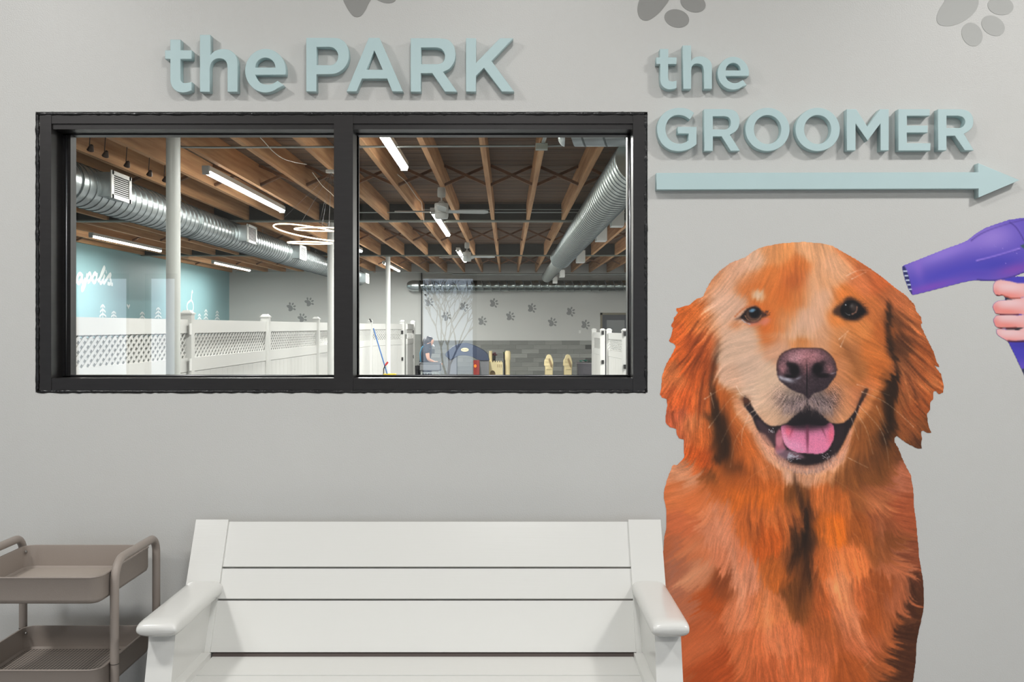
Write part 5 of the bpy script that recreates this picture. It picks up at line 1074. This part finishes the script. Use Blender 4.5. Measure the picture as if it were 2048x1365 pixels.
tmp = bpy.data.objects.new('tmp', cu); C.objects.link(tmp); bpy.context.view_layer.update(); me = bpy.data.meshes.new_from_object(tmp.evaluated_get(bpy.context.evaluated_depsgraph_get())); bpy.data.objects.remove(tmp)
me.transform(Matrix.Rotation(math.pi / 2, 4, 'X')); o = link('badge_text', me, blk, bo); o.location = (0, -.014, 0)
t = thing('toy_truck', 'dark red plastic toy truck with an orange lamp beside the arch', 'toy', (X(953, D0 - .6), Y(D0 - .6), PZF)); d = D0 - .6
o = boxo('cab', X(947.5, d), X(959, d), Y(d) - .2, Y(d) + .2, PZF + .08, Z(721, d), redp, t, bev=.03); o.location -= t.location
o = prism('lamp', [[(X(x, d), Z(y, d)) for x, y in ell(951, 732, 2.6, 3.2, 0, 14)]], Y(d) - .22, Y(d) - .19, orange, t); o.location -= t.location
for sx in (-.09, .09): lathe('wheel', [(0, -.03), (.07, -.03), (.08, -.02), (.08, .02), (.07, .03), (0, .03)], blk, t, 16, (sx, -.17, .08), 'Y')
# castle
d = D0 + .75; t = thing('play_castle', 'cream plastic toy castle with battlements, arched door and corner tower', 'play castle', (X(994, d), Y(d), PZF))
zt_, zb_ = Z(725, d), PZF
front = [(X(977.5, d), zb_), (X(977.5, d), zt_)]
for i in range(6):
    a = 977.5 + i * 4.7; front += [(X(a, d), Z(722.5, d)), (X(a + 2.4, d), Z(722.5, d)), (X(a + 2.4, d), zt_), (X(min(a + 4.7, 1005.5), d), zt_)]
front += [(X(1005.5, d), zb_)]
door = [(X(979.5, d), zb_ + .02)] + [(p[0], p[1]) for p in reversed(arcpts(979.5, 991, 741, 749, d, 8))] + [(X(991, d), zb_ + .02)]
o = prism('castle_wall', [front, door], Y(d) - .12, Y(d) + .3, cream, t); o.location -= t.location
o = boxo('door_recess', X(979, d), X(992, d), Y(d) + .02, Y(d) + .1, PZF, Z(741, d), mat('castle_tan', (150, 128, 92), .6), t); o.location -= t.location
for i in range(3):
    o = boxo('arrow_slot', X(995 + i * 3.5, d), X(996 + i * 3.5, d), Y(d) - .13, Y(d) - .11, Z(735, d), Z(729, d), mat('castle_tan', (150, 128, 92), .6), t); o.location -= t.location
bm = bmesh.new()
lathe('tower', [(0, PZF), (.075, PZF), (.075, Z(722, d)), (.09, Z(719, d)), (.09, Z(706, d)), (.07, Z(703, d)), (.07, Z(702, d)), (0, Z(702, d))], cream, t, 16, Vector((X(1015.5, d), Y(d), 0)) - t.location)
lathe('tower', [(0, PZF), (.05, PZF), (.05, Z(704, d)), (.06, Z(702.5, d)), (0, Z(702.5, d))], cream, t, 14, Vector((X(981, d), Y(d) + .2, 0)) - t.location)
bm.free()
leafg = mat('leaf_green', (74, 92, 52), .6); leafr = mat('leaf_burgundy', (92, 34, 48), .6)
def tuft(label, px, py, d, m, n, r, base=None):
    rr = random.Random(int(px)); t = thing('potted_plant', label, 'plant', (X(px, d), Y(d), base if base is not None else Z(py, d) - r)); bm = bmesh.new()
    for _ in range(n):
        dv = Vector((rr.gauss(0, .5), rr.gauss(0, .5), rr.uniform(.2, 1))).normalized() * r * rr.uniform(.6, 1.5); c0 = Vector((0, 0, (Z(py, d) - r) - t.location.z))
        s = dv.cross(Vector((rr.gauss(0, 1), rr.gauss(0, 1), rr.gauss(0, 1)))).normalized() * .018; a = c0 + dv * .3; b = c0 + dv
        vs = [bm.verts.new(v) for v in (a, (a + b) / 2 + s, b, (a + b) / 2 - s)]; bm.faces.new(vs)
    o = fin(bm, 'foliage', m, t); h = Z(py, d) - r - t.location.z
    lathe('pot', [(0, 0), (.05, 0), (.07, h + .02), (.06, h + .02), (0, h)] if h > .05 else [(0, -.04), (.03, -.04), (.04, .0), (0, 0)], blk, t, 14)
tuft('burgundy leafed plant standing behind the toy castle', 987, 706, 32.2, leafr, 70, .11, PZF); tuft('small green plant behind the castle corner tower', 1011, 704, 32.2, leafg, 50, .08, PZF)
for px, lab in ((1097.5, 'cream moulded play tower, left one of the pair before the grey tiles'), (1135.5, 'cream moulded play tower, right one of the pair before the grey tiles')):
    t = thing('play_tower', lab, 'play structure', (X(px, D0), Y(D0), PZF), 0, 'cream play towers')
    f = lambda x, y: (X(px + x, D0), Z(y, D0))
    pl = [f(-8, 753), f(-7.5, 733), f(-9.5, 731), f(-8.5, 721), f(-6, 717), f(-4, 711), f(0, 709), f(4, 710.5), f(7, 717), f(9, 726), f(8, 740), f(8, 753)]
    o = prism('tower_shell', [pl], Y(D0) - .12, Y(D0) + .12, cream, t, bev=.015); o.location -= t.location
    tn = mat('castle_tan', (150, 128, 92), .6)
    pl = [f(1, 716), f(4, 722), f(6.5, 730), f(6, 736), f(3, 733), f(1, 726), f(-1, 720)]; o = prism('window_cut', [pl], Y(D0) - .14, Y(D0) - .115, tn, t); o.location -= t.location
    for x0_, y0_, x1_, y1_ in ((-7, 722, 0, 724), (-8, 730, -1, 732), (-6, 716, -1, 718), (-5, 738, 5, 739)): o = boxo('moulded_band', *sorted((f(x0_, 0)[0], f(x1_, 0)[0])), Y(D0) - .14, Y(D0) - .11, *sorted((f(0, y0_)[1], f(0, y1_)[1])), cream, t, bev=.004); o.location -= t.location
d = 30.2; t = thing('storage_bin', 'dark grey box bin beside the right-hand gates', 'bin', (X(1170, d), Y(d), PZF))
bm = bmesh.new(); wv = box(bm, X(1155, d) - t.location.x, X(1184, d) - t.location.x, -.2, .2, 0, Z(728, d) - PZF); fin(bm, 'bin_body', mat('bin_grey', (62, 60, 66), .5), t, bev=.02)
bm = bmesh.new(); box(bm, X(1153, d) - t.location.x, X(1185, d) - t.location.x, -.22, .22, Z(728, d) - PZF, Z(725.5, d) - PZF); fin(bm, 'bin_lid', mat('bin_lid_grey', (96, 92, 96), .5), t, bev=.008)
bm = bmesh.new(); n = 14; rows = []; rr = random.Random(3)
for i in range(n):
    px = 1159 + 26 * i / (n - 1); rows.append([bm.verts.new((X(px, d), Y(d) + yy, Z(725.3, d) + .02 + rr.uniform(.0, .07) * (1 - abs(i - 5) / 12))) for yy in (-.16, -.06, .04, .14)])
for a, b in zip(rows, rows[1:]):
    for k in range(3): bm.faces.new((a[k], a[k + 1], b[k + 1], b[k]))
bmesh.ops.solidify(bm, geom=bm.faces[:], thickness=.015); tag(fin(bm, 'towel', mat('teal_cloth', (32, 140, 122), .8), auto=1.2), 'crumpled teal towel lying on the dark bin', 'towel')
# mop bucket and tools by the fence gate
d = 25.0; bx, by = X(783, d), Y(d); yel = mat('yellow_plastic', (226, 190, 50), .45)
t = thing('mop_bucket', 'yellow mop bucket by the far fence with its rim just above the sill', 'bucket', (X(780, d), by, PZF)); ht = Z(748, d) - PZF
lathe('bucket', [(0, .06), (.12, .06), (.16, ht - .03), (.165, ht), (.15, ht), (.145, ht - .03), (.11, .09), (0, .09)], yel, t, 24)
for a in (0, 90, 180, 270): lathe('wheel', [(0, -.012), (.03, -.012), (.03, .012), (0, .012)], blk, t, 12, (.1 * math.cos(math.radians(a)), .1 * math.sin(math.radians(a)), .03), 'X')
tubeo('wringer_arm', [(X(767, d) - t.location.x, 0, ht - .05), (X(767.5, d) - t.location.x, 0, Z(738, d) - PZF), (X(771, d) - t.location.x, 0, Z(730, d) - PZF), (X(775.5, d) - t.location.x, 0, Z(725, d) - PZF)], .014, blk, t, 8)
tubeo('wringer_grip', [(X(770.5, d) - t.location.x, 0, Z(731, d) - PZF), (X(776, d) - t.location.x, 0, Z(724.5, d) - PZF)], .024, mat('red_grip', (170, 32, 34), .45), t, 10)
d2_ = 25.0; o = thing('mop', 'blue handled mop leaning on the fence, standing in the yellow bucket', 'mop', P(783, 749, d2_))
tubeo('handle', [(0, 0, -.35), P(746.8, 657, d2_ + .2) - P(783, 749, d2_)], .016, mat('blue_handle', (38, 86, 140), .4), o, 10)
tubeo('mop_head', [(0, 0, -.36), (.005, 0, -.28), (0, 0, -.22)], [.05, .06, .03], mat('mop_cotton', (190, 186, 170), .9), o, 10)
o = tubeo('hand_brush', [P(739, 638, 27.0), P(741.5, 641.5, 27.0), P(743, 645, 27.0)], .022, blk, None, 8); tag(o, 'black tool tip resting on the fence post cap', 'brush')

# person at the grey basket
skin_m = mat('skin', (196, 146, 120), .55); hair_m = mat('dark_hair', (26, 20, 20), .5); shirt_m = mat('navy_shirt', (34, 40, 52), .8, noise=.1, nscale=20); vest_m = mat('blue_vest_edge', (70, 130, 160), .7); pants_m = mat('black_trousers', (30, 30, 34), .8)
pd = 21.35; ppx = X(862, pd); t = thing('person', 'person with dark hair, white face mask and dark short-sleeved top bending over a grey basket', 'person', (ppx - .06, Y(pd), PZF), 0)
hh_ = lambda py: Z(py, pd) - PZF
# joints, facing +x, leaning forward
hz = hh_(686)     # head centre height
J_ = {'pel': (-.10, 0, .86), 'wst': (-.08, 0, 1.0), 'chs': (-.03, 0, 1.20), 'nck': (.02, 0, 1.36), 'nk2': (.04, 0, 1.42), 'hd0': (.055, 0, hz - .04), 'hd1': (.06, 0, hz + .03), 'hd2': (.05, 0, hz + .09),
      'ls': (-.02, .17, 1.31), 'rs': (-.02, -.17, 1.31), 'le': (-.02, .22, 1.04), 're': (.02, -.24, 1.05), 'lw': (.13, .15, .97), 'rw': (.15, -.14, .98), 'lp': (.20, .13, .97), 'rp': (.22, -.12, .98),
      'lh': (-.10, .09, .82), 'rh': (-.10, -.09, .82), 'lk': (-.06, .10, .45), 'rk': (-.06, -.10, .45), 'la': (-.10, .10, .09), 'ra': (-.10, -.10, .09), 'lt': (.08, .11, .035), 'rt': (.08, -.11, .035)}
K = list(J_); E_ = [('pel', 'wst'), ('wst', 'chs'), ('chs', 'nck'), ('nck', 'nk2'), ('nk2', 'hd0'), ('hd0', 'hd1'), ('hd1', 'hd2'), ('nck', 'ls'), ('nck', 'rs'), ('ls', 'le'), ('le', 'lw'), ('lw', 'lp'), ('rs', 're'), ('re', 'rw'), ('rw', 'rp'),
                    ('pel', 'lh'), ('pel', 'rh'), ('lh', 'lk'), ('rh', 'rk'), ('lk', 'la'), ('rk', 'ra'), ('la', 'lt'), ('ra', 'rt')]
Rr = dict(pel=(.15, .11), wst=(.13, .10), chs=(.15, .11), nck=.07, nk2=.05, hd0=.07, hd1=.085, hd2=.06, ls=.055, rs=.055, le=.04, re=.04, lw=.026, rw=.026, lp=.034, rp=.034, lh=.085, rh=.085, lk=.056, rk=.056, la=.036, ra=.036, lt=.034, rt=.034)
skin('body', [J_[k] for k in K], [(K.index(a), K.index(b)) for a, b in E_], [Rr[k] for k in K], skin_m, t, 2)
def sub(nm, ks, es, rad, m): return skin(nm, [J_[k] for k in ks], [(ks.index(a), ks.index(b)) for a, b in es], rad, m, t, 2)
J_['ls2'] = (-.02, .205, 1.15); J_['rs2'] = (0, -.215, 1.16)
sub('shirt', ['pel', 'wst', 'chs', 'nck', 'ls', 'rs', 'ls2', 'rs2'], [('pel', 'wst'), ('wst', 'chs'), ('chs', 'nck'), ('nck', 'ls'), ('nck', 'rs'), ('ls', 'ls2'), ('rs', 'rs2')], [(.17, .13), (.155, .12), (.175, .13), .085, .075, .075, .062, .062], shirt_m)
sub('trousers', ['pel', 'lh', 'rh', 'lk', 'rk', 'la', 'ra'], [('pel', 'lh'), ('pel', 'rh'), ('lh', 'lk'), ('rh', 'rk'), ('lk', 'la'), ('rk', 'ra')], [(.165, .125), .1, .1, .07, .07, .055, .055], pants_m)
bm = bmesh.new(); tube(bm, smooth_pts([(.10, 0, hz + .085), (.06, 0, hz + .07), (.01, 0, hz + .045), (-.03, 0, hz - .01), (-.07, 0, hz - .1), (-.11, 0, hz - .2), (-.13, 0, hz - .28)], 3, False), [.02, .045, .062, .075, .09, .1, .106, .108, .108, .104, .098, .09, .082, .072, .06, .05, .04, .024, .012], 16); fin(bm, 'hair', hair_m, t, smooth=True)
skin('face_mask', [(.135, 0, hz - .045), (.12, 0, hz - .075), (.10, .05, hz - .06), (.10, -.05, hz - .06)], [(0, 1), (0, 2), (0, 3)], [.035, .03, .03, .03], mat('white_mask', (214, 220, 224), .7), t, 2)
for sy in (-1, 1):
    skin('ear', [(.05, sy * .088, hz - .005), (.045, sy * .094, hz + .02)], [(0, 1)], [.014, .016], skin_m, t, 1)
    skin('eye', [(.132, sy * .032, hz + .012), (.136, sy * .032, hz + .012)], [(0, 1)], [.010, .008], hair_m, t, 1)
    for k in range(4):
        y0_ = sy * (.13 if sy > 0 else .12) + (k - 1.5) * .017; x_ = .225 if sy > 0 else .245
        skin('finger', [(x_, y0_, .97), (x_ + .035, y0_, .966), (x_ + .055 + .006 * (k in (1, 2)), y0_, .95), (x_ + .058, y0_, .93)], [(0, 1), (1, 2), (2, 3)], [.010, .009, .008, .007], skin_m, t, 1)
    skin('thumb', [(x_ - .03, sy * .10, .965), (x_ + .0, sy * .085, .958), (x_ + .03, sy * .082, .95)], [(0, 1), (1, 2)], [.011, .01, .008], skin_m, t, 1)
bm = bmesh.new(); tube(bm, [(-.06, -.19, 1.36), (-.12, -.21, 1.30), (-.155, -.2, 1.18), (-.15, -.18, 1.05), (-.14, -.16, .95)], .014, 6); fin(bm, 'apron_strap', vest_m, t, smooth=True)
# basket stand
pd2 = 20.6; t = thing('basket_stand', 'grey plastic basket on a wire stand in front of the person', 'basket', (X(861, pd2), Y(pd2), PZF)); zb1, zb2 = Z(725, pd2) - PZF, Z(741, pd2) - PZF
bm = bmesh.new(); a = (X(882, pd2) - X(840, pd2)) / 2
for (x0, x1, y0, y1, z0, z1) in ((-a, a, -.16, -.15, zb2, zb1), (-a, a, .15, .16, zb2, zb1), (-a, -a + .01, -.16, .16, zb2, zb1), (a - .01, a, -.16, .16, zb2, zb1), (-a, a, -.16, .16, zb2, zb2 + .01), (-a - .012, a + .012, -.175, -.15, zb1 - .02, zb1), (-a - .012, a + .012, .15, .175, zb1 - .02, zb1)): box(bm, x0, x1, y0, y1, z0, z1)
fin(bm, 'basket', mat('basket_grey', (112, 114, 116), .5), t)
bm = bmesh.new()
for x in (-a * .85, a * .85):
    for y in (-.13, .13): tube(bm, [(x, y, 0), (x, y, zb2)], .008, 6)
for z in (.1, .4, zb2 - .05):
    for y in (-.13, .13): tube(bm, [(-a * .85, y, z), (a * .85, y, z)], .005, 5)
for k in range(7): tube(bm, [(-a * .8 + a * 1.6 * k / 6, -.13, zb2 - .05), (-a * .8 + a * 1.6 * k / 6, -.13, zb2 - .16), (-a * .8 + a * 1.6 * k / 6 + .03, -.13, zb2 - .2)], .004, 5)
fin(bm, 'wire_stand', cond, t)
